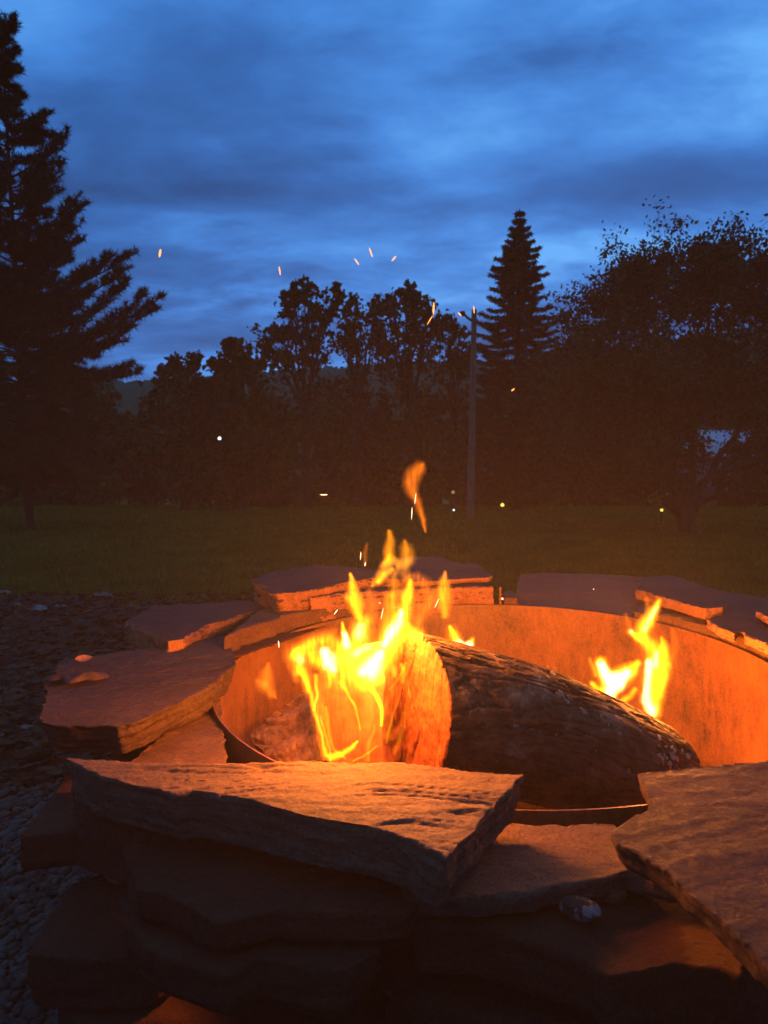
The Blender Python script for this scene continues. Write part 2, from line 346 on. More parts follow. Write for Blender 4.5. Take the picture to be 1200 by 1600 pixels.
def ico(sub):
    bm = bmesh.new(); bmesh.ops.create_icosphere(bm, subdivisions=sub, radius=1)
    V = np.array([v.co[:] for v in bm.verts]); Fc = np.array([[v.index for v in f.verts] for f in bm.faces]); bm.free(); return V, Fc
IV, IF = ico(2); IV1, IF1 = ico(1)
def scatter(name, n, posf, sizef, m, V0, F0, squash=0.6):
    a = Acc()
    for i in range(n):
        p = posf()
        if p is None: continue
        s = sizef() * np.array([1, random.uniform(.65, 1), random.uniform(.4, squash + .15)])
        th = random.uniform(0, 6.28); ct, st = math.cos(th), math.sin(th); tl = random.uniform(-.5, .5)
        v = V0 * s; v = v * (1 + 0.14 * np.sin(V0[:, [1, 2, 0]] * 3 + th))
        R = np.array([[ct, -st, 0], [st, ct, 0], [0, 0, 1]]) @ np.array([[1, 0, 0], [0, math.cos(tl), -math.sin(tl)], [0, math.sin(tl), math.cos(tl)]])
        a.add(v @ R.T + p, F0)
    return obj(name, a.mesh(name), m)
def gpos():
    y = 0.95 + 2.0 * random.random() ** 1.3; x = -y * random.uniform(0.36, 0.60)
    if math.hypot(x - .233, y - 1.565) < 0.80: return None
    return (x, y, 0.012 + random.uniform(-.006, .012))
tag(scatter('gravel', 8000, gpos, lambda: random.uniform(.006, .013) * (1.5 if random.random() < .12 else 1), PEB, IV1 if False else IV, IF, ), kind='stuff')
def gpos2():
    y = random.uniform(2.3, 4.95); x = -y * random.uniform(0.05, 0.55)
    if math.hypot(x - .233, y - 1.565) < 0.92: return None
    return (x, y, 0.012)
tag(scatter('gravel_far', 500, gpos2, lambda: random.uniform(.012, .026), PEB, IV1, IF1), kind='stuff')
# leaf litter
def leaf_pts(sz, curl):
    V = []; Fc = []
    nL = 6
    for i in range(nL):
        s = i / (nL - 1); w = sz * 0.32 * math.sin(math.pi * min(1, s * 1.02)) ** 0.7 * (1 - 0.25 * s) + 1e-4
        for j in (-1, 0, 1):
            V.append(((s - .5) * sz, j * w, curl * sz * ((s - .5) ** 2 * 1.6 + abs(j) * w / sz * 1.6)))
    for i in range(nL - 1):
        for j in range(2): a = i * 3 + j; Fc.append((a, a + 1, a + 4, a + 3))
    return np.array(V), np.array(Fc)
a = Acc()
for i in range(2600):
    y = random.uniform(1.9, 5.0); x = -y * random.uniform(0.03 if y > 2.7 else .36, 0.58)
    if math.hypot(x - .233, y - 1.565) < 0.9: continue
    v, f = leaf_pts(random.uniform(.025, .07), random.uniform(.1, .9)); th = random.uniform(0, 6.28); tl = random.uniform(-.5, .5)
    R = Matrix.Rotation(th, 3, 'Z') @ Matrix.Rotation(tl, 3, 'X'); a.add(v @ np.array(R).T + (x, y, .025 + random.random() * .02), f)
tag(obj('leaf_litter', a.mesh('leaf_litter'), DRY), kind='stuff')
# grass blades on the near lawn
def blades(n):
    y = 4.85 * np.exp(rng.random(n) * 2.15); x = y * rng.uniform(-.9, .9, n)
    ok = ~((x < 0.5) & (y < 4.95 + .25 * np.sin(x * 1.7))); x = x[ok]; y = y[ok]; n = len(x)
    z = -0.02 * np.maximum(0, y - 3.5); h = rng.uniform(.03, .075, n) * (1 + y * .02); th = rng.uniform(0, 6.28, n); w = .003 + .0011 * y
    b = np.c_[x, y, z]; d = np.c_[np.cos(th), np.sin(th), 0 * th] * w[:, None]; l = rng.normal(size=(n, 2)) * .02
    V = np.stack([b - d, b + d, b + np.c_[l, h]], 1).reshape(-1, 3); return V, np.arange(3 * n).reshape(-1, 3)
V, Fc = blades(150000); tag(obj('grass', np_mesh('grass', V, Fc, False), GRASS), kind='stuff')

# ------------------------------------------------------------------ far hills
def hills():
    prof = [(-900, 610), (-200, 606), (200, 599), (330, 592), (560, 574), (740, 566), (880, 571), (960, 556), (1050, 535), (1200, 512), (1500, 500), (2200, 530)]
    D = 170.0; n = 900; pxs = np.linspace(-900, 2200, n); ys = np.interp(pxs, [p[0] for p in prof], [p[1] for p in prof])
    X = (pxs - 600) / F * D; V = []; base = -3.0
    jag = 1.2 * fbm(np.c_[X * 0.35, X * 0, X * 0 + 5], 4) + 0.5 * pn(np.c_[X * 2.1, X * 0, X * 0 + 9])
    Z = CAMZ + (745 - ys) / F * D + jag
    rows = 24
    for r in range(rows):
        s = r / (rows - 1); yy = D - 60 + 60 * s
        zz = base + (Z - base) * (1 - (1 - s) ** 1.7)
        V.append(np.c_[X * (yy / D) ** 0.5, np.full(n, yy), zz + (s < 1) * 0.8 * fbm(np.c_[X * .5, np.full(n, yy * .5), X * 0], 3)])
    V.append(np.c_[X, np.full(n, D + 80.0), np.full(n, base)]); rows += 1
    V = np.vstack(V); i = (np.arange(n - 1)[None] + n * np.arange(rows - 1)[:, None]).ravel()
    tag(obj('hills', np_mesh('hills', V, np.c_[i, i + 1, i + n + 1, i + n]), LEAF), kind='structure')
hills()

# ------------------------------------------------------------------ trees
def leaf_cloud(C, size, tilt=1.0, aspect=0.6):
    n = len(C); a = rng.normal(size=(n, 3)); a /= np.linalg.norm(a, axis=1)[:, None]
    b = rng.normal(size=(n, 3)); b -= (a * b).sum(1)[:, None] * a; b /= np.linalg.norm(b, axis=1)[:, None]
    s = size * rng.uniform(.6, 1.3, n)[:, None]
    V = np.stack([C - a * s, C + b * s * aspect, C + a * s, C - b * s * aspect], 1).reshape(-1, 3)
    return V, np.arange(4 * n).reshape(-1, 4)
def branchy(root, tips, r0):
    """limb tubes from a root polyline point to each tip"""
    a = Acc()
    for (st, tp, rr) in tips:
        st = np.array(st); tp = np.array(tp); k = 8
        mid = (st + tp) / 2 + np.array([0, 0, 0.12 * np.linalg.norm(tp - st)])
        s = np.linspace(0, 1, k)[:, None]; P = (1 - s) ** 2 * st + 2 * s * (1 - s) * mid + s * s * tp
        P[1:] += rng.normal(size=(k - 1, 3)) * np.linalg.norm(tp - st) * 0.015
        a.add(*tube_np(P, np.linspace(rr, rr * 0.2, k), 6))
    return a
def decid(name, base, clumps, label, cat='tree', leaf=0.12, per=260, trunk=0.16, fork=0.3, group=None, limbs=True, m=None, sub=7):
    """clumps: (x,y,z,r) crown masses; each breaks up into smaller uneven sprays"""
    base = np.array(base, float); t = empty(name, tuple(base), label, cat, group)
    C = []; tips = []; top = max(c[2] for c in clumps); fz = base[2] + (top - base[2]) * fork
    fk = np.array([base[0], base[1], fz])
    for (x, y, z, r) in clumps:
        c = np.array([x, y, z]); tips.append((fk + rng.normal(size=3) * .05, c, trunk * .45))
        for k in range(sub):
            d = rng.normal(size=3); d /= np.linalg.norm(d)
            cc = c + d * r * rng.uniform(.3, 1.4); rr = r * rng.uniform(.25, .6)
            if limbs: tips.append((c * .6 + fk * .4, cc, trunk * .12))
            q = rng.normal(size=(per // sub, 3)) * rr * .6; kk = rng.integers(0, max(3, per // sub // 9), per // sub); q = .95 * q[kk] + .42 * q; C.append(cc + q)
    C = np.vstack(C); C = C[C[:, 2] > base[2] + 0.02]; C = C[fbm(C * 1.5 + base[0], 2) + .5 * pn(C * 5) > (-.02 if limbs else -.3)]
    V, Fc = leaf_cloud(C, leaf); V -= base
    o = obj('foliage', np_mesh('foliage', V, Fc, False), m or LEAF, t); o.location = (0, 0, 0); o.matrix_parent_inverse = Matrix(); tag(o, kind='stuff')
    a = Acc(); k = 8; P = np.linspace(base - [0, 0, .05], fk, k); P[1:-1] += rng.normal(size=(k - 2, 3)) * trunk * .25
    a.add(*tube_np(P, np.linspace(trunk * 1.25, trunk * .7, k), 10)); o = obj('trunk', a.mesh('trunk', origin=base), TRUNK, t); o.matrix_parent_inverse = Matrix()
    if limbs:
        a = branchy(base, tips, trunk); o = obj('branches', a.mesh('branches', origin=base), TRUNK, t); o.matrix_parent_inverse = Matrix(); tag(o, kind='stuff')
    return t
def cl(px, py, y, rpx): p = at_y(px, py, y); return (p[0], p[1] + random.uniform(-.4, .4), p[2], rpx / F * y)

# big pine at the left edge
def pine():
    base = on_ground(48, 830); Y = base[1]; t = empty('pine_tree', tuple(base), 'tall dark pine with long upswept branches filling the left edge', 'tree')
    top = at_y(0, 20, Y); ax = lambda s: base + (top - base) * s
    a = Acc(); P = np.array([ax(s) for s in np.linspace(0, 1, 14)]); P[0, 2] -= .05; a.add(*tube_np(P, np.linspace(.085, .012, 14) , 10))
    o = obj('trunk', a.mesh('trunk', origin=base), TRUNK, t); o.matrix_parent_inverse = Matrix()
    H = top[2] - base[2]
    br = []
    # branches seen against the sky, by their tips
    for (px, py, rise) in [(14, 30, .1), (4, 95, .2), (38, 150, .35), (74, 182, .5), (104, 212, .5), (92, 262, .25), (60, 300, .1), (88, 240, .3), (118, 308, .45), (128, 322, .4), (124, 352, .2), (128, 378, .2),
                           (172, 402, .3), (204, 400, .4), (190, 425, .25), (150, 452, .2), (196, 440, .35), (222, 462, .35), (250, 466, .4), (238, 488, .3), (205, 512, .25), (188, 535, .1), (150, 560, 0), (206, 572, .1), (216, 582, .05), (170, 590, 0), (130, 600, -.1), (160, 640, -.2), (190, 665, -.15), (120, 690, -.2), (170, 705, -.2), (90, 740, -.3), (130, 745, -.3)]:
        dy = random.uniform(-1.3, .3); tp = at_y(px, py, Y + dy); ln = abs(tp[0] - ax(.5)[0]) + abs(dy) * .5
        s = min(.97, max(.06, (tp[2] - rise * ln - base[2]) / H)); br.append((ax(s), tp, rise))
    for i in range(430):
        s = random.uniform(.09, .97) if i < 280 else random.uniform(.10, .5); L_ = (0.30 + 2.5 * (1 - s) ** .62) * random.uniform(.3, .8); th = random.uniform(0, 6.28)
        d = np.array([math.cos(th), math.sin(th), 0]); 
        if d[0] > 0.3: L_ *= .72
        if s > .80: L_ *= .55
        rise = (.34 if s > .35 else -.05) * random.uniform(.5, 1.2); br.append((ax(s), ax(s) + d * L_ + np.array([0, 0, L_ * rise]), rise))
    b = Acc(); T = []; D = []
    for (st, tp, rise) in br:
        k = 9; s = np.linspace(0, 1, k)[:, None]; ln = np.linalg.norm(tp - st); mid = (st + tp) / 2 - np.array([0, 0, .12 * ln * (1 if rise > 0 else -1)])
        P = (1 - s) ** 2 * st + 2 * s * (1 - s) * mid + s * s * tp; b.add(*tube_np(P, np.linspace(.012 + .012 * ln, .005, k), 5))
        nsub = int((6 + ln * 13) * (1.5 if len(T) < 9000 else 1))
        for j in range(nsub):
            q = random.uniform(.22, 1) ** .8; i = min(k - 2, int(q * (k - 1))); fr = q * (k - 1) - i; p = P[i] * (1 - fr) + P[i + 1] * fr
            tn = P[i + 1] - P[i]; tn /= np.linalg.norm(tn); sd = np.cross(tn, [0, 0, 1]) * random.choice((-1, 1))
            l2 = (.16 + .32 * (1 - q)) * random.uniform(.5, 1.2) * min(1, ln * .8 + .25); d = tn * .75 + sd * random.uniform(.2, .9) + np.array([0, 0, random.uniform(.05, .5)]); d /= np.linalg.norm(d)
            e = p + d * l2; b.add(*tube_np([p, (p + e) / 2, e], [.006, .005, .004], 3))
            for w in (0.35, 0.6, .8, 1.0): T.append(p + d * l2 * w); D.append(d)
    T = np.array(T); D = np.array(D); n = len(T); k = 9
    Tn = np.repeat(T, k, 0); Dn = np.repeat(D, k, 0) * .4 + rng.normal(size=(n * k, 3)) * .7 + [0, 0, .25]; Dn /= np.linalg.norm(Dn, axis=1)[:, None]
    ln = rng.uniform(.08, .155, n * k)[:, None]; sd = np.cross(Dn, rng.normal(size=(n * k, 3))); sd /= np.linalg.norm(sd, axis=1)[:, None]; sd *= .0085
    V = np.stack([Tn - sd, Tn + sd, Tn + Dn * ln], 1).reshape(-1, 3) - base
    o = obj('needles', np_mesh('needles', V, np.arange(len(V)).reshape(-1, 3), False), NEEDLE, t); o.matrix_parent_inverse = Matrix(); tag(o, kind='stuff')
    o = obj('branches', b.mesh('branches', origin=base), TRUNK, t); o.matrix_parent_inverse = Matrix(); tag(o, kind='stuff')
    print('pine tufts', n)
pine()
def spruce():
    Y = 30.0; base = np.array([at_y(808, 700, Y)[0], Y, gz(Y)]); top = at_y(812, 326, Y)
    t = empty('spruce_tree', tuple(base), 'tall pointed spruce standing against the sky right of the pole', 'tree')
    a = Acc(); a.add(*tube_np(np.linspace(base - [0, 0, .1], top, 8), np.linspace(.2, .02, 8), 8)); o = obj('trunk', a.mesh('trunk', origin=base), TRUNK, t); o.matrix_parent_inverse = Matrix()
    H = top[2] - base[2]; b = Acc(); T = []; D = []
    lev = 0.6
    while lev < H - .15:
        s = lev / H; R = min(2.1, .43 * (H - lev) ** .9) * random.uniform(.8, 1.15); nb = 7 if s < .85 else 5; ph = random.uniform(0, 6.28)
        for j in range(nb):
            th = ph + j * 6.283 / nb + random.uniform(-.25, .25); r = R * random.uniform(.7, 1.12); d = np.array([math.cos(th), math.sin(th), 0])
            st = np.array([base[0] + (top - base)[0] * s, base[1], base[2] + lev]); k = 6; ss = np.linspace(0, 1, k)[:, None]
            P = st + d * r * ss + np.array([0, 0, 1]) * (-.30 * r * ss + .26 * r * ss ** 3 + .04); b.add(*tube_np(P, np.linspace(.03, .008, k), 4))
            for q in np.linspace(.12, 1, int(4 + r * 9)):
                i = min(k - 2, int(q * (k - 1))); fr = q * (k - 1) - i; p = P[i] * (1 - fr) + P[i + 1] * fr
                for sg in (-1, 1):
                    sd = np.array([-d[1], d[0], 0]) * sg; l2 = (.08 + .30 * (1 - q)) * min(1, r) * random.uniform(.6, 1.1); dd = d * .6 + sd * .8 + np.array([0, 0, -.12]); dd /= np.linalg.norm(dd)
                    for w in (.2, .5, .8, 1): T.append(p + dd * l2 * w); D.append(dd)
        lev += random.uniform(.36, .46) * (1.1 - s * .45)
    T = np.array(T); D = np.array(D); n = len(T); k = 5
    Tn = np.repeat(T, k, 0) + rng.normal(size=(n * k, 3)) * .03; Dn = np.repeat(D, k, 0) + rng.normal(size=(n * k, 3)) * .45; Dn /= np.linalg.norm(Dn, axis=1)[:, None]
    sd = np.cross(Dn, rng.normal(size=(n * k, 3))); sd /= np.linalg.norm(sd, axis=1)[:, None]; sd *= .022
    V = np.stack([Tn - sd, Tn + sd, Tn + Dn * rng.uniform(.08, .17, n * k)[:, None]], 1).reshape(-1, 3) - base
    o = obj('needles', np_mesh('needles', V, np.arange(len(V)).reshape(-1, 3), False), NEEDLE, t); o.matrix_parent_inverse = Matrix(); tag(o, kind='stuff')
    o = obj('branches', b.mesh('branches', origin=base), TRUNK, t); o.matrix_parent_inverse = Matrix(); tag(o, kind='stuff'); print('spruce', n)
spruce()
def gb(px, Y): return (at_y(px, 745, Y)[0], Y, gz(Y))
# airy trees left of the pole
decid('birch_tree', gb(478, 34), [cl(478, 462, 34, 20), cl(455, 480, 34, 18), cl(500, 492, 34, 20), cl(470, 515, 34, 26), cl(430, 520, 34, 22), cl(415, 545, 34, 16), cl(505, 545, 34, 24), cl(455, 560, 34, 24), cl(520, 462, 34, 12), cl(480, 610, 34, 50), cl(490, 690, 34, 50)], 'tallest open-crowned tree left of the middle, dark against the sky', leaf=.11, per=1300, trunk=.2, fork=.45, sub=16)
decid('birch_tree', gb(560, 36), [cl(548, 486, 36, 18), cl(565, 510, 36, 24), cl(540, 530, 36, 22), cl(590, 480, 36, 12), cl(580, 545, 36, 26), cl(560, 600, 36, 45), cl(560, 690, 36, 50)], 'lower thin tree between the two taller airy crowns', leaf=.11, per=1300, trunk=.2, fork=.45, sub=16)
decid('birch_tree', gb(640, 35), [cl(632, 462, 35, 16), cl(650, 472, 35, 16), cl(612, 480, 35, 18), cl(640, 505, 35, 26), cl(672, 500, 35, 18), cl(610, 530, 35, 22), cl(665, 540, 35, 28), cl(625, 560, 35, 26), cl(640, 620, 35, 48), cl(650, 700, 35, 50)], 'tall airy tree just left of the pole, sky showing through its crown', leaf=.11, per=1300, trunk=.2, fork=.45, sub=16)
decid('birch_tree', gb(708, 37), [cl(700, 505, 37, 14), cl(716, 520, 37, 14), cl(705, 545, 37, 20), cl(725, 560, 37, 16), cl(700, 620, 37, 42), cl(715, 700, 37, 45)], 'small airy tree tucked behind the upper part of the pole', leaf=.12, per=900, trunk=.18, fork=.45, sub=14)
decid('leafy_tree', gb(290, 29), [cl(300, 572, 29, 14), cl(275, 590, 29, 22), cl(318, 598, 29, 22), cl(290, 625, 29, 36), cl(255, 640, 29, 28), cl(325, 650, 29, 30), cl(285, 690, 29, 46), cl(300, 740, 29, 42), cl(240, 700, 29, 30)], 'rounded dark tree with its top at the skyline right of the pine', leaf=.11, per=2000, trunk=.2, sub=20)
decid('leafy_tree', gb(375, 30), [cl(365, 545, 30, 12), cl(382, 560, 30, 20), cl(352, 575, 30, 18), cl(400, 585, 30, 20), cl(372, 610, 30, 36), cl(400, 640, 30, 34), cl(355, 680, 30, 38), cl(400, 700, 30, 44), cl(375, 745, 30, 38)], 'dense dark tree with a pointed top behind the white lamp', leaf=.11, per=2000, trunk=.2, sub=20)
# right hand spreading tree
RT = on_ground(1075, 835)
def right_tree():
    Y = RT[1]; t = empty('spreading_tree', tuple(RT), 'broad low tree with a leaning forked trunk on the right', 'tree')
    C = []; tips = []; fk = at_y(1070, 800, Y)
    ends = [(900, 500), (925, 470), (950, 455), (985, 428), (1010, 420), (1045, 412), (1075, 425), (1100, 405), (1128, 392), (1150, 415), (1180, 425), (1205, 412), (1240, 430), (1290, 450), (1340, 520), (890, 545), (915, 560), (960, 520), (1000, 480), (1060, 470), (1110, 460), (1160, 480), (1220, 500), (1280, 540), (870, 610), (900, 640), (930, 600), (980, 590), (1030, 560), (1090, 540), (1150, 560), (1210, 590), (1270, 620), (880, 690), (930, 700), (960, 660), (1010, 640), (1060, 620), (1120, 630), (1190, 640), (1250, 690), (905, 745), (950, 745), (990, 720), (1220, 740), (1180, 610), (1040, 690)]
    b = Acc()
    limbs = [np.array([fk, at_y(1010, 760, Y - .4), at_y(960, 690, Y - .8), at_y(925, 600, Y - 1)]), np.array([fk, at_y(1045, 720, Y), at_y(1020, 600, Y + .2), at_y(1000, 480, Y + .3)]), np.array([fk, at_y(1085, 720, Y), at_y(1100, 600, Y - .3), at_y(1110, 440, Y - .4)]), np.array([fk, at_y(1110, 740, Y), at_y(1160, 660, Y + .4), at_y(1220, 520, Y + .6)]), np.array([fk, at_y(1120, 770, Y - .2), at_y(1180, 720, Y - .6), at_y(1270, 650, Y - .9)])]
    LP = []
    for l in limbs:
        s = np.linspace(0, 1, 14); P = np.array([np.interp(s, [0, .33, .66, 1], l[:, k]) for k in range(3)]).T; P = (P + np.roll(P, 1, 0) + np.roll(P, -1, 0)) / 3; P[0] = l[0]; P[-1] = l[-1]
        P[1:-1] += rng.normal(size=(12, 3)) * .03; b.add(*tube_np(P, np.linspace(.085, .02, 14), 7)); LP.append(P)
    LP = np.vstack(LP)
    for (px, py) in ends:
        e = at_y(px, py, Y + random.uniform(-1.3, 1.3)); d = np.linalg.norm(LP - e, axis=1) + .8 * (LP[:, 2] > e[2] - .1); s0 = LP[d.argmin()]
        k = 7; s = np.linspace(0, 1, k)[:, None]; mid = (s0 + e) / 2 + rng.normal(size=3) * .1; P = (1 - s) ** 2 * s0 + 2 * s * (1 - s) * mid + s * s * e; b.add(*tube_np(P, np.linspace(.028, .007, k), 5))
        for j in range(34):
            p = P[random.randint(2, k - 1)]; q = p + rng.normal(size=3) * np.array([.34, .4, .28]) + [0, 0, .06]; b.add(*tube_np([p, (p + q) / 2 + rng.normal(size=3) * .03, q], [.008, .006, .003], 3))
            C.append(q + rng.normal(size=(60, 3)) * np.array([.10, .12, .085])); 
            for w in (.4, .7): C.append(p * (1 - w) + q * w + rng.normal(size=(14, 3)) * .06)
    # a few upright shoots on the skyline
    for (px, y1, y0) in [(1128, 375, 420), (1122, 388, 430), (1148, 385, 420), (1195, 398, 430), (1005, 412, 440), (1062, 405, 440), (1178, 402, 440), (925, 448, 480), (960, 438, 470), (1212, 395, 430)]:
        p = at_y(px, y0, Y); q = at_y(px, y1, Y); b.add(*tube_np([p, (p + q) / 2, q], [.006, .005, .003], 3))
        for w in np.linspace(0, 1, 9): C.append(p * (1 - w) + q * w + rng.normal(size=(7, 3)) * (.055 - .03 * w))
    C = np.vstack(C); gap = at_y(1150, 680, Y)   # window of sky light between limbs
    dd = ((C - gap) * np.array([1, .0, 1])); dd[:, 2] *= 2.2; C = C[np.linalg.norm(dd, axis=1) > .27 * np.random.default_rng(1).uniform(.6, 1.1, len(C))]
    keep = C[:, 2] > at_y(1000, 765, Y)[2]; C = C[keep]; up_ = C[:, 2] > at_y(1000, 560, Y)[2]; C = C[(fbm(C * 2.2, 2) + .6 * pn(C * 7) > np.where(up_, -.06, -.3))]
    V, Fc = leaf_cloud(C, .040, aspect=.55); V -= RT
    o = obj('foliage', np_mesh('foliage', V, Fc, False), LEAF, t); o.matrix_parent_inverse = Matrix(); tag(o, kind='stuff')
    o = obj('branches', b.mesh('branches', origin=RT), TRUNK, t); o.matrix_parent_inverse = Matrix(); tag(o, kind='stuff')
    a = Acc(); P = np.array([RT - [0, 0, .08], at_y(1074, 820, Y), fk, at_y(1072, 785, Y)]); a.add(*tube_np(P, [.20, .165, .17, .12], 12))
    P = np.array([at_y(1078, 815, Y), at_y(1050, 790, Y - .1), at_y(1020, 772, Y - .2), at_y(990, 745, Y - .5)]); a.add(*tube_np(P, [.10, .085, .06, .04], 9))
    o = obj('trunk', a.mesh('trunk', origin=RT), TRUNK, t); o.matrix_parent_inverse = Matrix(); print('right leaves', len(C))
right_tree()
# background thicket along the end of the lawn, each tree with its own crown and trunk
TL = ['far behind the leftmost foliage of the pine', 'behind the bare lower stem of the pine', 'right of the pine stem', 'in the gap between the pine and the rounded tree', 'directly behind the white lamp', 'between the white lamp tree and the tall airy tree', 'under the tallest open crown', 'behind the topmost flame tips', 'under the small airy tree by the pole', 'just right of the pole', 'directly below the spruce', 'right of the spruce', 'under the left edge of the spreading crown', 'behind the leaning forked trunk', 'at the right edge behind the house']
SL = ['at the left edge of the photo', 'left of the pine stem', 'right of the pine stem', 'taller than its neighbours, left of the white lamp', 'below the white lamp', 'right below the white lamp', 'left of the flat low spark', 'behind the main flame tips', 'behind the detached lick of flame', 'right of the pole foot', 'below the spruce', 'between the spruce and the forked trunk', 'left of the forked trunk', 'before the house', 'at the right edge of the photo']
rows = [(20, 46, 620, 70), (90, 44, 640, 60), (150, 47, 610, 55), (205, 42, 625, 50), (340, 46, 640, 60), (430, 42, 600, 55), (520, 47, 620, 60), (600, 44, 610, 60), (680, 42, 600, 58), (760, 46, 600, 60), (830, 41, 590, 58), (905, 45, 600, 60), (975, 42, 575, 60), (1040, 48, 560, 60), (1240, 40, 560, 70)]
for i, (px, Y, top, w) in enumerate(rows):
    cs = []; top += (0, 26, -10, 14)[i % 4] + 8
    for k in range(11):
        s = k / 10; cs.append(cl(px + random.uniform(-w, w) * (.35 + .65 * s), top + 22 + (775 - top - 30) * s, Y, w * .55))
    decid('thicket_tree', gb(px, Y), cs, 'dark bushy lawn-edge tree ' + TL[i], leaf=.2, per=620, trunk=.18, group='trees closing off the lawn', limbs=False, sub=8, m=(LEAF, LEAFD, LEAFB)[i % 3])
shr = [(-10, 38, 765), (70, 39, 770), (172, 37, 750), (245, 34, 742), (330, 33, 752), (420, 36, 765), (500, 38, 768), (580, 38, 766), (660, 39, 768), (760, 38, 766), (840, 37, 764), (905, 38, 766), (980, 38, 768), (1170, 36, 765), (1250, 36, 760)]
for i, (px, Y, top) in enumerate(shr):
    cs = [cl(px + random.uniform(-38, 38), top + 8 + random.uniform(0, 16), Y, 15) for k in range(8)]
    decid('shrub', gb(px, Y), cs, 'low dark lawn-edge shrub ' + SL[i], 'shrub', leaf=.12, per=500, trunk=.06, group='shrubs at the far edge of the lawn', limbs=False, sub=6, m=(LEAFB, LEAFD)[i % 2])

# ------------------------------------------------------------------ pole, house, lamps
def box(a, c, s, R=None):
    v = np.array([[x, y, z] for x in (-.5, .5) for y in (-.5, .5) for z in (-.5, .5)]) * s
    if R is not None: v = v @ np.array(R).T
    a.add(v + np.array(c), np.array([[0, 1, 3, 2], [4, 6, 7, 5], [0, 4, 5, 1], [2, 3, 7, 6], [0, 2, 6, 4], [1, 5, 7, 3]]))
pb = on_ground(735, 812); PY = pb[1]; pt = at_y(741, 484, PY)
t = empty('utility_pole', tuple(pb), 'weathered wooden utility pole standing alone on the lawn', 'pole')
a = Acc(); a.add(*tube_np(np.linspace(pb - [0, 0, .1], pt, 10), np.linspace(.105, .070, 10), 14)); a.add(*tube_np([pt, pt + [0, 0, .02]], [.070, .01], 14))
o = obj('post', a.mesh('post', origin=pb), POLEW, t); o.matrix_parent_inverse = Matrix()
a = Acc(); j = at_y(740, 502, PY); e = at_y(724, 490, PY); a.add(*tube_np([j, (j + e) / 2 + [0, 0, -.03], e], [.04, .035, .03], 8)); o = obj('bracket', a.mesh('bracket', origin=pb), TRUNK, t); o.matrix_parent_inverse = Matrix()
a = Acc(); a.add(*tube_np([e + [-.1, 0, -.02], e, e + [.02, 0, .06]], [.05, .09, .03], 10)); o = obj('insulator', a.mesh('insulator', origin=pb), TRUNK, t); o.matrix_parent_inverse = Matrix()

def house():
    Y = 52.0; x0 = at_y(1085, 745, Y)[0]; x1 = at_y(1215, 745, Y)[0]; z0 = gz(Y); ze = at_y(1100, 712, Y)[2]; zr = at_y(1100, 668, Y)[2]
    t = empty('house', ((x0 + x1) / 2, Y, z0), 'dim mauve-grey house behind the spreading tree on the right', 'house')
    og = np.array([(x0 + x1) / 2, Y, z0]); a = Acc(); box(a, ((x0 + x1) / 2, Y + 3, (z0 + ze) / 2), (x1 - x0, 6, ze - z0)); o = obj('wall', a.mesh('wall', False, og), SIDING, t); o.matrix_parent_inverse = Matrix()
    a = Acc(); V = [(x0 - .4, Y - .5, ze), (x1 + .4, Y - .5, ze), (x1 + .4, Y + 3, zr), (x0 - .4, Y + 3, zr), (x1 + .4, Y + 6.5, ze), (x0 - .4, Y + 6.5, ze)]; V += [(p[0], p[1], p[2] - .15) for p in V]
    a.add(V, np.array([[0, 1, 2, 3], [3, 2, 4, 5], [6, 9, 8, 7], [9, 11, 10, 8], [0, 6, 7, 1], [5, 4, 10, 11], [1, 7, 8, 2], [2, 8, 10, 4], [0, 3, 9, 6], [3, 5, 11, 9]]))
    o = obj('roof', a.mesh('roof', False, og), ROOFM, t); o.matrix_parent_inverse = Matrix()
    for i in range(2):
        a = Acc(); xx = x0 + (x1 - x0) * (.3 + .4 * i); box(a, (xx, Y - .03, z0 + 1.7), (1.0, .08, 1.2)); o = obj('window', a.mesh('window', False, og), TRUNK, t); o.matrix_parent_inverse = Matrix()
        a = Acc(); box(a, (xx, Y - .08, z0 + 1.7), (.85, .03, 1.05)); w = obj('pane', a.mesh('pane', False, og), STONE_DARK, o); w.matrix_parent_inverse = Matrix()
house()
def lamp(px, py, Y, r, m, label, cat='lamp'):
    p = at_y(px, py, Y); g0 = np.array([p[0], Y, gz(Y)]); t = empty('yard_lamp', tuple(g0), label, cat)
    a = Acc(); a.add(IV * r + p, IF); o = obj('bulb', a.mesh('bulb', origin=g0), m, t); o.matrix_parent_inverse = Matrix()
    a = Acc(); a.add(*tube_np([g0, p - [0, 0, r * .9]], [.025, .02], 6)); o = obj('post', a.mesh('post', origin=g0), TRUNK, t); o.matrix_parent_inverse = Matrix()
    a = Acc(); a.add(*tube_np([p + [0, 0, r * 1.05], p + [0, 0, r * 1.5]], [r * 1.3, r * .3], 10)); o = obj('cap', a.mesh('cap', origin=g0), TRUNK, t); o.matrix_parent_inverse = Matrix()
lamp(343, 685, 27.5, .06, LAMPW, 'bright white lamp glowing among the dark trees on the left')
lamp(785, 789, 33, .08, LAMPY, 'yellow garden lamp low at the lawn edge right of the pole')
lamp(708, 769, 33, .07, LAMPD, 'faint pale lamp just left of the pole foot')
lamp(709, 797, 28, .035, LAMPW, 'tiny white light in the grass left of the pole foot')
lamp(1034, 797, 18, .035, LAMPY, 'tiny light beside the trunk of the spreading tree')
lamp(562, 772, 38, .07, LAMPD, 'faint warm light at the lawn edge behind the flames')
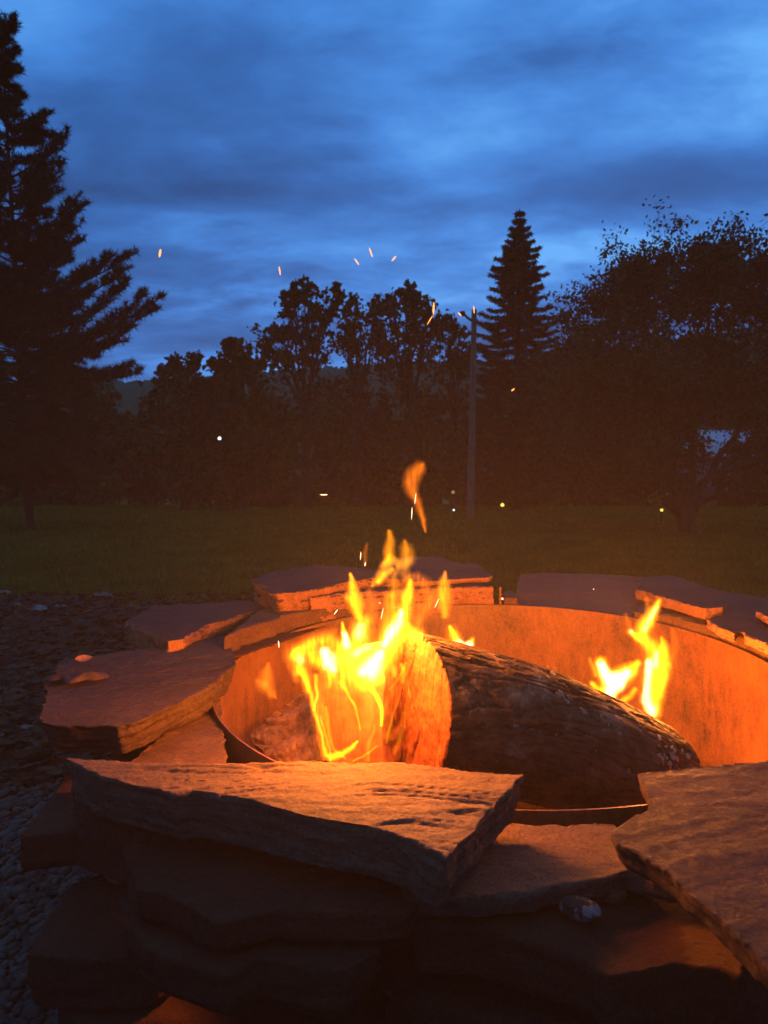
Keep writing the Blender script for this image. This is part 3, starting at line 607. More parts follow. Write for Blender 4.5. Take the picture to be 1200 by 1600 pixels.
# sprig by the lamp, its yellow light painted into the leaf colour
p = at_y(1020, 777, RT[1] - .3); C = p + rng.normal(size=(50, 3)) * [.09, .08, .07]; V, Fc = leaf_cloud(C, .032)
m, tt, b = mat('lamplit_leaf'); b.inputs['Base Color'].default_value = (.5, .38, .02, 1)
o = tag(obj('leaf_sprig', np_mesh('leaf_sprig', V - p, Fc, False), m), kind='stuff'); o.location = p

# ------------------------------------------------------------------ steel fire ring
def ring():
    n = RN / np.linalg.norm(RN); ux = np.cross(n, [0, 1, 0]); ux /= np.linalg.norm(ux); uy = np.cross(n, ux); seg = 256
    prof = [(RR, 0.0), (RR, -.006), (RR - .0005, -.10), (RR, -.20), (RR, -.34), (RR + .003, -.34), (RR + .003, -.006), (RR + .003, 0.0)]
    V = []
    for k in range(seg):
        th = 2 * math.pi * k / seg
        w = 0.0018 * math.sin(3 * th + 1) + .001 * math.sin(7 * th)
        for (r, z) in prof: V.append((r + w) * (math.cos(th) * ux + math.sin(th) * uy) + n * z)
    m = len(prof); Fc = [(k * m + j, ((k + 1) % seg) * m + j, ((k + 1) % seg) * m + (j + 1) % m, k * m + (j + 1) % m) for k in range(seg) for j in range(m)]
    o = obj('fire_ring', np_mesh('fire_ring', V, Fc), STEEL); o.location = RC
    for p in o.data.polygons: p.use_smooth = True
    try: o.data.set_sharp_from_angle(angle=math.radians(40))
    except Exception: pass
    tag(o, 'rusted steel ring lining the fire pit', 'fire ring')
    # ash bed
    R = RR - .005; V = [(0, 0, 0)]; Fc = []; rings = 30; sg = 90
    for i in range(1, rings + 1):
        for k in range(sg): th = k * 2 * math.pi / sg; r = R * i / rings; V.append((r * math.cos(th), r * math.sin(th), 0))
    V = np.array(V); V[:, 2] = .05 * fbm(np.c_[V[:, :2] * 6, V[:, 2]], 4) - .03 * (V[:, 0] ** 2 + V[:, 1] ** 2)
    for i in range(rings - 1):
        for k in range(sg): a = 1 + i * sg + k; b = 1 + i * sg + (k + 1) % sg; Fc.append((a, b, b + sg, a + sg))
    o = obj('ash_bed', np_mesh('ash_bed', V, Fc), ASH); o.location = (RC[0], RC[1], .12); tag(o, kind='structure')
ring()

# ------------------------------------------------------------------ stones
G = None
stone('stone_slab', [(100, 1183), (130, 1202), (200, 1222), (250, 1232), (272, 1240), (300, 1234), (400, 1252), (500, 1279), (600, 1297), (650, 1312), (700, 1341), (735, 1300), (775, 1256), (820, 1212), (760, 1206), (700, 1200), (620, 1193), (560, 1189), (500, 1185), (440, 1190), (340, 1192), (200, 1190)],
      0.428, .058, 'long pointed slab lying across the front of the fire pit', m=3, voxel=.0029, grain=.03, gstr=.0016, terr=.0012, top=.0022, crack=.006, inset=.06, side=.005, jit=.003, seed=3.3)
stone('stone_slab', [(995, 1207), (1060, 1200), (1130, 1194), (1200, 1189), (1400, 1185), (1480, 1400), (1400, 1640), (1290, 1600), (1200, 1514), (1150, 1462), (1100, 1422), (1050, 1370), (1000, 1338), (955, 1318), (950, 1303), (975, 1285), (1003, 1269), (1017, 1257), (1010, 1235)],
      .425, .030, 'large dull purple-brown slab at the lower right corner', m=0, voxel=.0040, grain=.45, gstr=.0004, terr=.0004, top=.0016, side=.004, inset=.15, seed=7.7)
stone('stone_slab', [(800, 1286), (880, 1287), (965, 1284), (990, 1310), (1040, 1350), (1060, 1380), (985, 1360), (935, 1372), (880, 1380), (830, 1392), (740, 1402), (640, 1400), (600, 1340), (700, 1290)],
      0.352, .026, 'flat slab tucked between the long front slab and the right slab', m=3, voxel=.0045, grain=.2, gstr=.0008, terr=.0006, inset=.02, seed=9.2)
stone('stone_slab', [(640, 1400), (740, 1385), (985, 1365), (1100, 1380), (1180, 1460), (1160, 1530), (1128, 1515), (1060, 1512), (990, 1520), (950, 1530), (905, 1500), (850, 1478), (790, 1462), (735, 1440), (640, 1440)],
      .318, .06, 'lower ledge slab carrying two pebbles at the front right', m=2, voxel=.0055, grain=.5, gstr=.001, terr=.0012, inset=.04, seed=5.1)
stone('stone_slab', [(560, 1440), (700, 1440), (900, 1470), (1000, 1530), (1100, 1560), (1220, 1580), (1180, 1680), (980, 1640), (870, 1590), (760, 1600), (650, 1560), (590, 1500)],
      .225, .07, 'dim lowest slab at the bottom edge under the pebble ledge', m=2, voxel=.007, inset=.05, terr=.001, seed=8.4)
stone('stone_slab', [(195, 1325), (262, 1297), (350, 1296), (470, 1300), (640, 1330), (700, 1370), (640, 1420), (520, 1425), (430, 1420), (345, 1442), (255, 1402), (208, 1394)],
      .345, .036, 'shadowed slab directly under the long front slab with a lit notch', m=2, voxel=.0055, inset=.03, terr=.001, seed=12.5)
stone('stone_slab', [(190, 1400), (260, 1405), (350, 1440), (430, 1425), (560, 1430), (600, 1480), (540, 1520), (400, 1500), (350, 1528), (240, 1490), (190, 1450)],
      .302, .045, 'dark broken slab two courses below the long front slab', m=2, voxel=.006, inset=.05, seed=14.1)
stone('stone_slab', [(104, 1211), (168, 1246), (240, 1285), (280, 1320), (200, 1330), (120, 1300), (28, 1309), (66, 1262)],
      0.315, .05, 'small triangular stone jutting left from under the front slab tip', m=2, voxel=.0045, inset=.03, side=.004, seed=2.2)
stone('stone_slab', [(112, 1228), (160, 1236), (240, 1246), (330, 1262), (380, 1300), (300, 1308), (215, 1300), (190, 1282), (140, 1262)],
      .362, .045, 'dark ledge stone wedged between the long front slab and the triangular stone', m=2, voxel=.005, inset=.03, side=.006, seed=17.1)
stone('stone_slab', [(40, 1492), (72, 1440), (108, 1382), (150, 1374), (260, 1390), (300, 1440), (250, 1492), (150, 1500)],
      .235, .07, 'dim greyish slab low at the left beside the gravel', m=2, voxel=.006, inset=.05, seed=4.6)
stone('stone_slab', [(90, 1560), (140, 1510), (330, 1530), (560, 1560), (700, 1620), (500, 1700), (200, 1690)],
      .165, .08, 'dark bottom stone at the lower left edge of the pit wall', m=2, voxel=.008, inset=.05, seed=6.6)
stone('stone_slab', [(94, 1033), (175, 1020), (300, 1002), (354, 993), (362, 1010), (370, 1031), (349, 1058), (319, 1077), (262, 1104), (225, 1122), (184, 1137), (165, 1133), (75, 1133), (62, 1120), (72, 1070)],
      .425, .052, 'big purplish slab on the left with a pale seam and a dry leaf', m=0, voxel=.0036, grain=.45, gstr=.0005, terr=.0010, top=.002, crack=.003, inset=.10, side=.009, jit=.004, seed=1.9)
stone('stone_slab', [(348, 1098), (352, 1192), (300, 1215), (150, 1230), (150, 1190), (200, 1190), (250, 1150), (285, 1120), (320, 1085)],
      .366, .05, 'rusty layered stone under the left slab beside the ring', m=1, voxel=.0042, grain=-.1, gstr=.004, terr=.003, inset=.02, seed=10.8)
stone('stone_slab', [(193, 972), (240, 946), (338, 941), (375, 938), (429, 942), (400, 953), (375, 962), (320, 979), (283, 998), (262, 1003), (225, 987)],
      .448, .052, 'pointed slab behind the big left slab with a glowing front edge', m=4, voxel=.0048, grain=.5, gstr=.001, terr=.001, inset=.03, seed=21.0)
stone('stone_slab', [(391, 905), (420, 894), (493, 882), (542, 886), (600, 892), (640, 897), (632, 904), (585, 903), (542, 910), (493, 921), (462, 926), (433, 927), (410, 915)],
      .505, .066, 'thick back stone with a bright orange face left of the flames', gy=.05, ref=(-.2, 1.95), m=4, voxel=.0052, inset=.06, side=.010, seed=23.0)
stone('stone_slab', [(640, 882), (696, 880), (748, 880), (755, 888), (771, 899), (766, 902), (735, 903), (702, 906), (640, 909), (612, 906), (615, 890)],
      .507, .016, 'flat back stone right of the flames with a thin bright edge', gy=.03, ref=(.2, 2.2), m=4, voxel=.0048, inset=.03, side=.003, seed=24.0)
stone('stone_slab', [(590, 878), (640, 869), (690, 871), (730, 882), (690, 892), (600, 890)],
      .50, .05, 'stone end peeping over the back row behind the flames', ref=(.1, 2.8), m=0, voxel=.008, seed=25.0)
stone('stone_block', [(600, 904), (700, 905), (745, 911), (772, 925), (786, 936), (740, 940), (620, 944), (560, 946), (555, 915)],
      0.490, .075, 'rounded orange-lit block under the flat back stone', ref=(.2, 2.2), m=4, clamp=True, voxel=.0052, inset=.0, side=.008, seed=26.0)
stone('stone_slab', [(812, 897), (860, 895), (930, 897), (1000, 900), (1060, 910), (1060, 965), (990, 963), (930, 955), (870, 949), (809, 946), (805, 926)],
      .440, .045, 'broad flat slab on the back rim left of the right flame', gy=.17, clamp=True, ref=(.5, 2.15), m=3, voxel=.0052, inset=.03, side=.004, terr=.0008, seed=27.0)
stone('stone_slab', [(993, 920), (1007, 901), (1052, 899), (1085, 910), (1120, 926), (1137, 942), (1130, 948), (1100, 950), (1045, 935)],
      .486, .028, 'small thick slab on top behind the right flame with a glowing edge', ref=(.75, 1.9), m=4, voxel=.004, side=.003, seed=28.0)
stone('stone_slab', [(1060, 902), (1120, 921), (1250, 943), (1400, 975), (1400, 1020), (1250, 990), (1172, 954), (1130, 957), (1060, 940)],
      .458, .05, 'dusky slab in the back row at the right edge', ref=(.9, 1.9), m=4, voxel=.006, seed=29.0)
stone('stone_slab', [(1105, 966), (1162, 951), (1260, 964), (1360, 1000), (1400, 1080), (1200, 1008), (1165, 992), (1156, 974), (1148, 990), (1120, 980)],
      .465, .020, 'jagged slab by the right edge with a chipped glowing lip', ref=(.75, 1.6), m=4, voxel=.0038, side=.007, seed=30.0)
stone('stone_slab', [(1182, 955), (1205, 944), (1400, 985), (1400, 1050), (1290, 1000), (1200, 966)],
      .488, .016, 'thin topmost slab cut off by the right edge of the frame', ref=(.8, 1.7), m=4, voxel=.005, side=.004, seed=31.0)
stone('stone_block', [(1015, 938), (1100, 950), (1200, 985), (1330, 1050), (1260, 1070), (1190, 1024), (1140, 1002), (1090, 983), (1030, 968), (985, 956)],
      .452, .06, 'layered block packed along the right back rim under the slabs', ref=(.8, 1.8), clamp=True, m=1, voxel=.0045, side=.006, strata=160, terr=.003, gstr=.004, seed=32.0)
stone('stone_block', [(335, 1022), (352, 985), (425, 948), (520, 940), (600, 938), (600, 950), (540, 960), (500, 967), (455, 982), (410, 1002), (375, 1024), (350, 1045)],
      .412, .07, 'dark packed block between the left slabs and the ring', ref=(-.2, 1.9), clamp=True, m=2, voxel=.006, side=.008, strata=90, terr=.003, gstr=.003, seed=33.0)
stone('stone_block', [(360, 1000), (400, 955), (430, 944), (470, 950), (470, 962), (410, 985)],
      .452, .05, 'small chunk wedged under the pointed left slab', ref=(-.3, 1.9), clamp=True, m=1, voxel=.006, side=.006, seed=34.0)
stone('stone_block', [(440, 950), (520, 935), (600, 925), (640, 930), (640, 940), (560, 950), (480, 962), (445, 965)],
      .456, .04, 'low chunk under the thick back stone', ref=(-.1, 2.0), clamp=True, m=1, voxel=.006, side=.006, seed=35.0)
stone('stone_block', [(786, 928), (796, 922), (806, 926), (806, 938), (796, 942), (786, 938)], .462, .03, 'fist-sized stone filling the gap in the back row', ref=(.35, 2.3), m=1, clamp=True, voxel=.004, seed=36.0)
# dry-laid base courses behind and below the ring
idx = 0
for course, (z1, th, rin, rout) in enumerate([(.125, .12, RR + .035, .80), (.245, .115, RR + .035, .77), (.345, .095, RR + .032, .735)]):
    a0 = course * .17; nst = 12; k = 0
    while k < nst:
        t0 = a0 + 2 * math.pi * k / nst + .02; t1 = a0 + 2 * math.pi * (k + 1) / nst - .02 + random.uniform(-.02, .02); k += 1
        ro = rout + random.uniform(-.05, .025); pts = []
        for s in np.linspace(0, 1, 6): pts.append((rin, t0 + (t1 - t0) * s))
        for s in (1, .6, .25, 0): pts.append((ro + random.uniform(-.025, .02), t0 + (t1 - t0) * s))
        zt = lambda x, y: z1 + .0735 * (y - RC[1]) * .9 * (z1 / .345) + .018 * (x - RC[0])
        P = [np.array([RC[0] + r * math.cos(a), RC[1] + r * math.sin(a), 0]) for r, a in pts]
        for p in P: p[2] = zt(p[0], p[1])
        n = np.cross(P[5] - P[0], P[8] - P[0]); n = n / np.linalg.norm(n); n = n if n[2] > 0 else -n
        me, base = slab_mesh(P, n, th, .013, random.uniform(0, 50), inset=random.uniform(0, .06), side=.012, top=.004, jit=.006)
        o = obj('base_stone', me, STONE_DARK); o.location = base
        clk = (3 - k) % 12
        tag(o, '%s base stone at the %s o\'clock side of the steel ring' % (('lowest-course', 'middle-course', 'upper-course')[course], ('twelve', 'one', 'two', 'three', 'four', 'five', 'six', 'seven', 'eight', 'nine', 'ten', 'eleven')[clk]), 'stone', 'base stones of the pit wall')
# pebbles on the ledge
def rock(name, px, py, z, s, m, label, rot, seed):
    p = on_plane(px, py, (0, 0, z), (0, 0, 1)); V, Fc = ico(5); V = V * (1 + .16 * fbm(V * 1.6 + seed, 3)[:, None] + .03 * pn(V * 7 + seed)[:, None])
    V = V * (1 + .10 * np.round(2.5 * pn(V * 1.3 + seed * 2))[:, None] / 2.5); V = V * np.array(s); R = np.array(Matrix.Rotation(rot, 3, 'Z')); o = obj(name, np_mesh(name, V @ R.T, Fc), m); o.location = (p[0], p[1], z); return tag(o, label, 'pebble')
rock('pebble', 907, 1421, .318 + .014, (.023, .013, .012), QUARTZ, 'white-banded pebble resting on the lower ledge', -.65, 3.0)
rock('pebble', 958, 1398, .318 + .009, (.015, .013, .010), STONE[1], 'small round brown pebble behind the banded one', .2, 8.0)
# pale leaves and stones at the far gravel edge
for (px, py, s, lab) in [(8, 938, .10, 'pale dry leaf at the far left gravel edge'), (30, 958, .07, 'small pale leaf on the dark gravel near the left edge'), (60, 965, .13, 'broad pale leaf lying flat on the far gravel'), (95, 962, .08, 'pale leaf fragment right of the broad pale leaf'), (160, 945, .12, 'crumpled pale leaf nearest the lawn edge'), (178, 940, .07, 'small upright pale leaf by the crumpled one'), (45, 1005, .10, 'long brown leaf stem lying on the far gravel'), (42, 1162, .05, 'bluish pale chip of stone on the left gravel'), (5, 1185, .05, 'grey chip half cut by the left edge'), (20, 1112, .09, 'curled brown leaf on the gravel left of the big slab'), (35, 1130, .06, 'narrow leaf beside the big left slab')]:
    p = on_ground(px, py); v, f = leaf_pts(s, random.uniform(.3, .8)); R = np.array(Matrix.Rotation(random.uniform(-.5, .5), 3, 'Z') @ Matrix.Rotation(random.uniform(.1, .6), 3, 'X'))
    f = np.vstack([f, (f[:, ::-1] + len(v))]); v = np.vstack([v, v - [0, 0, .0015]])
    o = obj('dry_leaf', np_mesh('dry_leaf', v @ R.T, f), DRYPALE if 'pale' in lab or 'chip' in lab else DRY); o.location = p + [0, 0, .035]; tag(o, lab, 'leaf' if 'chip' not in lab else 'stone chip')
# curled leaf and seed on the big left slab
def slab_leaf():
    z = .43; p0 = on_plane(120, 1062, (0, 0, z), (0, 0, 1)); n = 26; V = []; Fc = []
    sc = (on_plane(172, 1050, (0, 0, z), (0, 0, 1))[0] - on_plane(75, 1050, (0, 0, z), (0, 0, 1))[0])
    for i in range(n):
        s = i / (n - 1); w = .022 * math.sin(math.pi * s) ** .6 * (1 + .4 * math.sin(s * 17)) + .0006; hh = .010 * math.sin(math.pi * s) * (1 + .5 * math.sin(s * 11))
        for j in range(9):
            q = (j - 4) / 4; V.append(((s - .5) * sc, q * w + .006 * math.sin(s * 9), .003 + hh * (1 - q * q) + .004 * max(0, q) * math.sin(s * 23)))
    for i in range(n - 1):
        for j in range(8): a = i * 9 + j; Fc.append((a, a + 1, a + 10, a + 9))
    Fc = np.array(Fc); V = np.array(V); Fc = np.vstack([Fc, Fc[:, ::-1] + len(V)]); V = np.vstack([V, V - [0, 0, .001]])
    o = obj('dry_leaf', np_mesh('dry_leaf', V @ np.array(Matrix.Rotation(.12, 3, 'Z')).T, Fc), DRY); o.location = p0; tag(o, 'crumpled brown leaf curled on the big left slab', 'leaf')
    v, f = leaf_pts(.034, .3); f = np.vstack([f, (f[:, ::-1] + len(v))]); v = np.vstack([v, v - [0, 0, .001]]); p = on_plane(131, 1037, (0, 0, z), (0, 0, 1))
    o = obj('dry_leaf', np_mesh('dry_leaf', v @ np.array(Matrix.Rotation(.5, 3, 'Z') @ Matrix.Rotation(.5, 3, 'X')).T, f), noise_mat('orange_leaf', (.20, .075, .03), (.28, .11, .05))); o.location = p + [0, 0, .008]; tag(o, 'tiny orange leaf above the crumpled leaf on the left slab', 'leaf')
slab_leaf()

# ------------------------------------------------------------------ firewood
def log():
    A = at_y(648, 1098, 1.165); B = at_y(1035, 1222, 1.30); d = B - A; Lg = np.linalg.norm(d); d /= Lg
    ux = np.cross(d, [0, 0, 1]); ux /= np.linalg.norm(ux); uz = np.cross(ux, d)  # ux towards the viewer side
    t = empty('log', tuple(A), 'thick bark-covered log lying across the pit with a glowing sawn end', 'log')
    na, nr = 260, 300; S_, TH = np.meshgrid(np.linspace(0, 1, na), np.linspace(0, 2 * np.pi, nr, endpoint=False), indexing='ij')
    s = S_.ravel(); th = TH.ravel(); R0 = .104 + .004 * np.sin(3 * th + 1) + .004 * np.sin(2 * th + s * 2) - .008 * s + .026 * np.clip(-np.sin(th), 0, 1) * (1 - .5 * s)
    cx, cz = np.cos(th), np.sin(th); Q = np.c_[cx * 1.0, cz * 1.0, s * Lg / .104]
    rid = np.abs(fbm(np.c_[Q[:, 0] * 5.5 , Q[:, 1] * 5.5, s * 5], 4)); plate = fbm(np.c_[Q[:, 0] * 12, Q[:, 1] * 12, s * 22], 4)
    upf = np.clip(uz[2] * cz * 1.0 + .15, 0, 1)                       # bark is more ridged along the weathered top
    r = R0 + .0035 * fbm(np.c_[Q[:, :2] * 2, s * 4], 3) - (.0030 + .005 * upf) * np.clip(1 - rid / .10, 0, 1) + (.0013 + .0016 * upf) * plate
    en = np.clip((s - .955) / .045, 0, 1); r = r * (1 - .05 * en ** 2)
    P = A + s[:, None] * Lg * d + r[:, None] * (cx[:, None] * ux + cz[:, None] * uz)
    P += (-.02 * np.sin(np.pi * s))[:, None] * -uz
    ncut = np.array([.89, .43, -.08]); w0 = (1 - np.clip(s / .35, 0, 1)) # the near end is sawn off at a slant
    P -= ((((P - s[:, None] * Lg * d) - A) @ ncut) / (d @ ncut) * w0)[:, None] * d
    i = np.arange(na - 1)[:, None] * nr; j = np.arange(nr)[None]; a = (i + j).ravel(); b = (i + (j + 1) % nr).ravel()
    o = obj('bark', np_mesh('bark', P - A, np.c_[a, b, b + nr, a + nr]), BARK, t); o.matrix_parent_inverse = Matrix()
    # end caps
    for (c, dirn, row, nm, mt) in ((A, -1, 0, 'end_grain', ENDG), (B, 1, na - 1, 'sawn_end', ENDG)):
        rim = P[row * nr:(row + 1) * nr]; k = 60; V = []
        cc = rim.mean(0); fr = np.linspace(1, 0.02, k)
        for f in fr:
            q = cc + (rim - cc) * f; rr = np.linalg.norm(q - cc, axis=1); xx = (q - cc) @ ux; zz = (q - cc) @ uz
            dsp = .0022 * fbm(np.c_[xx * 260, zz * 18, xx * 0], 3) + .0010 * fbm(np.c_[xx * 90, zz * 90, xx * 0 + 3], 3) - .010 * np.clip(1 - np.abs(xx * .8 + zz * .25 + .01 * np.sin(zz * 60)) / .003, 0, 1) * (rr < .085)
            V.append(q + dirn * (ncut if dirn < 0 else d) * (dsp + (.002 if f < .99 else 0))[:, None])
        V = np.vstack(V); i = np.arange(k - 1)[:, None] * nr; a = (i + j).ravel(); b = (i + (j + 1) % nr).ravel()
        o = obj(nm, np_mesh(nm, V - A, np.c_[a, b, b + nr, a + nr]), mt, t); o.matrix_parent_inverse = Matrix()
    # lichen crusts
    acc = Acc(); N3 = [(710, 1080), (745, 1080), (760, 1070), (790, 1090), (825, 1085), (832, 1120), (815, 1140), (830, 1165), (822, 1185), (905, 1140), (880, 1110), (870, 1160), (940, 1150), (1030, 1190), (1050, 1185), (1045, 1200), (820, 1215), (900, 1240), (925, 1235), (750, 1050), (850, 1060), (720, 1130), (790, 1150), (920, 1190), (960, 1220)]
    for (px, py) in N3:
        for q in range(9):
            x = px + random.gauss(0, 9); y = py + random.gauss(0, 9); dr = ray(x, y); best = None
            for rr in [.110 - .008 * .5]:
                oc = O - A; dd = dr - np.dot(dr, d) * d; o2 = oc - np.dot(oc, d) * d; aa = dd @ dd; bb = 2 * dd @ o2; c3 = o2 @ o2 - .1045 ** 2; disc = bb * bb - 4 * aa * c3
                if disc > 0: tt = (-bb - math.sqrt(disc)) / (2 * aa); best = O + dr * tt
            if best is None: continue
            sa = np.dot(best - A, d)
            if sa < .10 or sa > Lg * .95: continue
            best = best + uz * .02 * math.sin(math.pi * sa / Lg) 
            nrm = best - A - sa * d; nrm -= uz * .02 * math.sin(math.pi * sa / Lg); nrm /= np.linalg.norm(nrm)
            v = IV * np.array([1, 1, 1]) * random.uniform(.0012, .0042); v *= 1 + .5 * rng.normal(size=3); v = v - (v @ nrm)[:, None] * nrm * .93; v *= (1 + .3 * rng.normal(size=(len(v), 1)) * .5); acc.add(v + best - nrm * .0008, IF)
    o = obj('lichen', acc.mesh('lichen', origin=A), LICHEN, t); o.matrix_parent_inverse = Matrix(); tag(o, kind='stuff')
    # vine stem lying on the top
    tw = [(696, 1012, 1.19), (725, 1022, 1.2), (760, 1032, 1.21), (820, 1048, 1.23), (860, 1060, 1.24), (890, 1075, 1.25), (925, 1090, 1.26), (960, 1100, 1.27), (985, 1104, 1.27)]
    P2 = [at_y(*q) for q in tw]; V, Fc = tube_np(P2, [.0012] * len(P2), 5); o = obj('vine', np_mesh('vine', V - P2[0], Fc), TWIG); o.location = P2[0]; tag(o, 'thin dry vine stem trailing along the top of the log', 'twig')
log()
def chunk(name, pix, thick, label, m, voxel=.004, **kw):
    P = [at_y(*q) for q in pix]; c = np.mean(P, 0); u_, s2, vt = np.linalg.svd(np.array(P) - c); n = vt[2]; n = n if n[1] < 0 else -n
    P = [p - np.dot(p - c, n) * n for p in P]
    me, base = slab_mesh(P, n, thick, voxel, kw.pop('seed', 1.0), **kw); o = obj(name, me, m); o.location = base; return tag(o, label, 'firewood')
chunk('split_log', [(602, 1003, 1.150), (560, 1010, 1.165), (505, 1030, 1.19), (488, 1085, 1.20), (498, 1200, 1.16), (520, 1240, 1.15), (603, 1240, 1.125)], .11, 'pale split log with a smooth face behind the main flames', SPLIT, grain=1.4, gstr=.0018, top=.0025, side=.004, seed=41.)
chunk('bark_log', [(392, 1152, 1.31), (425, 1118, 1.31), (462, 1086, 1.30), (505, 1075, 1.28), (530, 1150, 1.22), (525, 1215, 1.16), (460, 1225, 1.17), (420, 1195, 1.22)], .10, 'rough fissured bark chunk at the left of the fire', CHAR, voxel=.0026, grain=-.5, gstr=.003, top=.0025, fiss=.010, side=.006, seed=43.)
# more fuel hidden lower down, carrying the top pieces
def stick(p, q, r, label):
    k = 16; s = np.linspace(0, 1, k)[:, None]; P = np.array(p) * (1 - s) + np.array(q) * s; V, Fc = tube_np(P, [r * (1 + .08 * math.sin(i * 1.3)) for i in range(k)], 20)
    V = np.vstack([V, P[0], P[-1]]); n = len(V) - 2; caps = [(j, (j + 1) % 20, n, n) for j in range(20)]; o_ = (k - 1) * 20
    me = bpy.data.meshes.new('stick'); me.from_pydata((V - np.array(p)).tolist(), [], [tuple(map(int, f)) for f in Fc] + [(int(b), int(a), n) for a, b, _, _ in caps] + [(int(o_ + a), int(o_ + b), n + 1) for a, b, _, _ in caps])
    o = obj('firewood_log', me, BARK); o.location = p; tag(o, label, 'log')
stick((-.02, 1.62, .18), (.48, 1.52, .17), .07, 'buried log under the thick bark-covered log')
stick((.05, 1.28, .26), (.0, 1.75, .22), .07, 'buried log under the pale split log')

# ------------------------------------------------------------------ flames: closed bodies of glowing gas
def flame_mesh(strokes, Y0, tmax, step=1.6, thr=.10, streak=.35, seed=0., wav=.03, lean=0.0, ws=1.42):
    strokes = [([(x, y, w * ws) for x, y, w in pl], am) for pl, am in strokes]
    pts = np.array([p[:2] for st in strokes for p in st[0]]); mw = max(p[2] for st in strokes for p in st[0])
    x0, y0 = pts.min(0) - mw * 2 - 4; x1, y1 = pts.max(0) + mw * 2 + 4
    xs = np.arange(x0, x1, step); ys = np.arange(y0, y1, step); X, Y = np.meshgrid(xs, ys); nz = lambda f, g, o: fbm(np.c_[X.ravel() * f + o, Y.ravel() * g + o, np.full(X.size, seed)], 3).reshape(X.shape)
    Xw = X + 4.5 * nz(.04, .025, 0) + 1.2 * nz(.12, .05, 5); Yw = Y + 4 * nz(.03, .02, 9)
    Fd = np.zeros(X.shape)
    for (pl, amp) in strokes:
        f = np.zeros(X.shape)
        if len(pl) == 1: pl = pl + [(pl[0][0], pl[0][1] + .1, pl[0][2])]
        for (a, b) in zip(pl[:-1], pl[1:]):
            ax, ay, aw = a; bx, by, bw = b; dx, dy = bx - ax, by - ay; L2 = dx * dx + dy * dy + 1e-6
            u = np.clip(((Xw - ax) * dx + (Yw - ay) * dy) / L2, 0, 1); w = aw + (bw - aw) * u
            d = np.hypot(Xw - ax - u * dx, Yw - ay - u * dy); f = np.maximum(f, np.exp(-(d / w) ** 2 * 1.1))
        Fd = Fd + amp * np.maximum(0, f - .22) / .78
    st_ = 1 - streak * (.5 + nz(.16, .022, 30) * 1.2) - streak * .5 * nz(.05, .03, 60) - .9 * streak * np.abs(nz(.38, .03, 90))
    T = (np.clip(Fd * np.clip(st_, .12, 1.4) - .02, 0, 3) ** 1.3) * tmax; T = np.where(T > tmax * 1.25, tmax * 1.25, T); T[T < 0] = 0
    T[0] = T[-1] = 0; T[:, 0] = T[:, -1] = 0
    mid = Y0 + wav * nz(.02, .012, 77) + lean * (Y - y1)
    act = T > 0
    for _ in range(3):
        nb = np.zeros(T.shape, int); nb[1:] += act[:-1]; nb[:-1] += act[1:]; nb[:, 1:] += act[:, :-1]; nb[:, :-1] += act[:, 1:]; act &= nb >= 2
    T = np.where(act, T, 0); cell = act[:-1, :-1] | act[1:, :-1] | act[:-1, 1:] | act[1:, 1:]
    T = np.where(act, T + .0012, 0); used = np.zeros(T.shape, bool); used[:-1, :-1] |= cell; used[1:, :-1] |= cell; used[:-1, 1:] |= cell; used[1:, 1:] |= cell
    T = np.where(used, np.maximum(T, .0010), 0); iu = np.full(T.shape, -1); nf = int(used.sum()); iu[used] = np.arange(nf); ib = np.where(used, iu + nf, -1)
    a = (X - 600) / F; b = -(Y - 800) / F; D = np.stack([a, c_ + b * s_, -s_ + b * c_], -1); k = mid / D[..., 1]; P = O + D * k[..., None]; dn = D / np.linalg.norm(D, axis=-1, keepdims=True)
    Fr = P - dn * (T / 2)[..., None]; Bk = P + dn * (T / 2)[..., None]; V = np.vstack([Fr[used], Bk[used]])
    r, c = np.nonzero(cell)
    f1 = np.c_[iu[r, c], iu[r + 1, c], iu[r + 1, c + 1], iu[r, c + 1]]; f2 = np.c_[ib[r, c], ib[r, c + 1], ib[r + 1, c + 1], ib[r + 1, c]]
    cp = np.pad(cell, 1); W_ = []
    for (dr, dc, a0, a1) in ((-1, 0, (0, 0), (0, 1)), (1, 0, (1, 1), (1, 0)), (0, -1, (1, 0), (0, 0)), (0, 1, (0, 1), (1, 1))):
        m = cell & ~cp[1 + dr:cp.shape[0] - 1 + dr, 1 + dc:cp.shape[1] - 1 + dc]; r, c = np.nonzero(m)
        W_.append(np.c_[iu[r + a0[0], c + a0[1]], iu[r + a1[0], c + a1[1]], ib[r + a1[0], c + a1[1]], ib[r + a0[0], c + a0[1]]])
    return V, np.vstack([f1, f2] + W_)
def flame_root(label, px, py, Y):
    p = at_y(px, py, Y); return empty('flame', tuple(p), label, 'flame'), p
def tongue(root, p, strokes, Y0, tmax, m=FLAME, name='flame_tongue', **kw):
    V, Fc = flame_mesh(strokes, Y0, tmax, **kw); o = obj(name, np_mesh(name, V - p, Fc, True), m, root); o.matrix_parent_inverse = Matrix(); return o
FY = 1.105
r, p = flame_root('main yellow flame roaring above the split log', 545, 1180, FY)
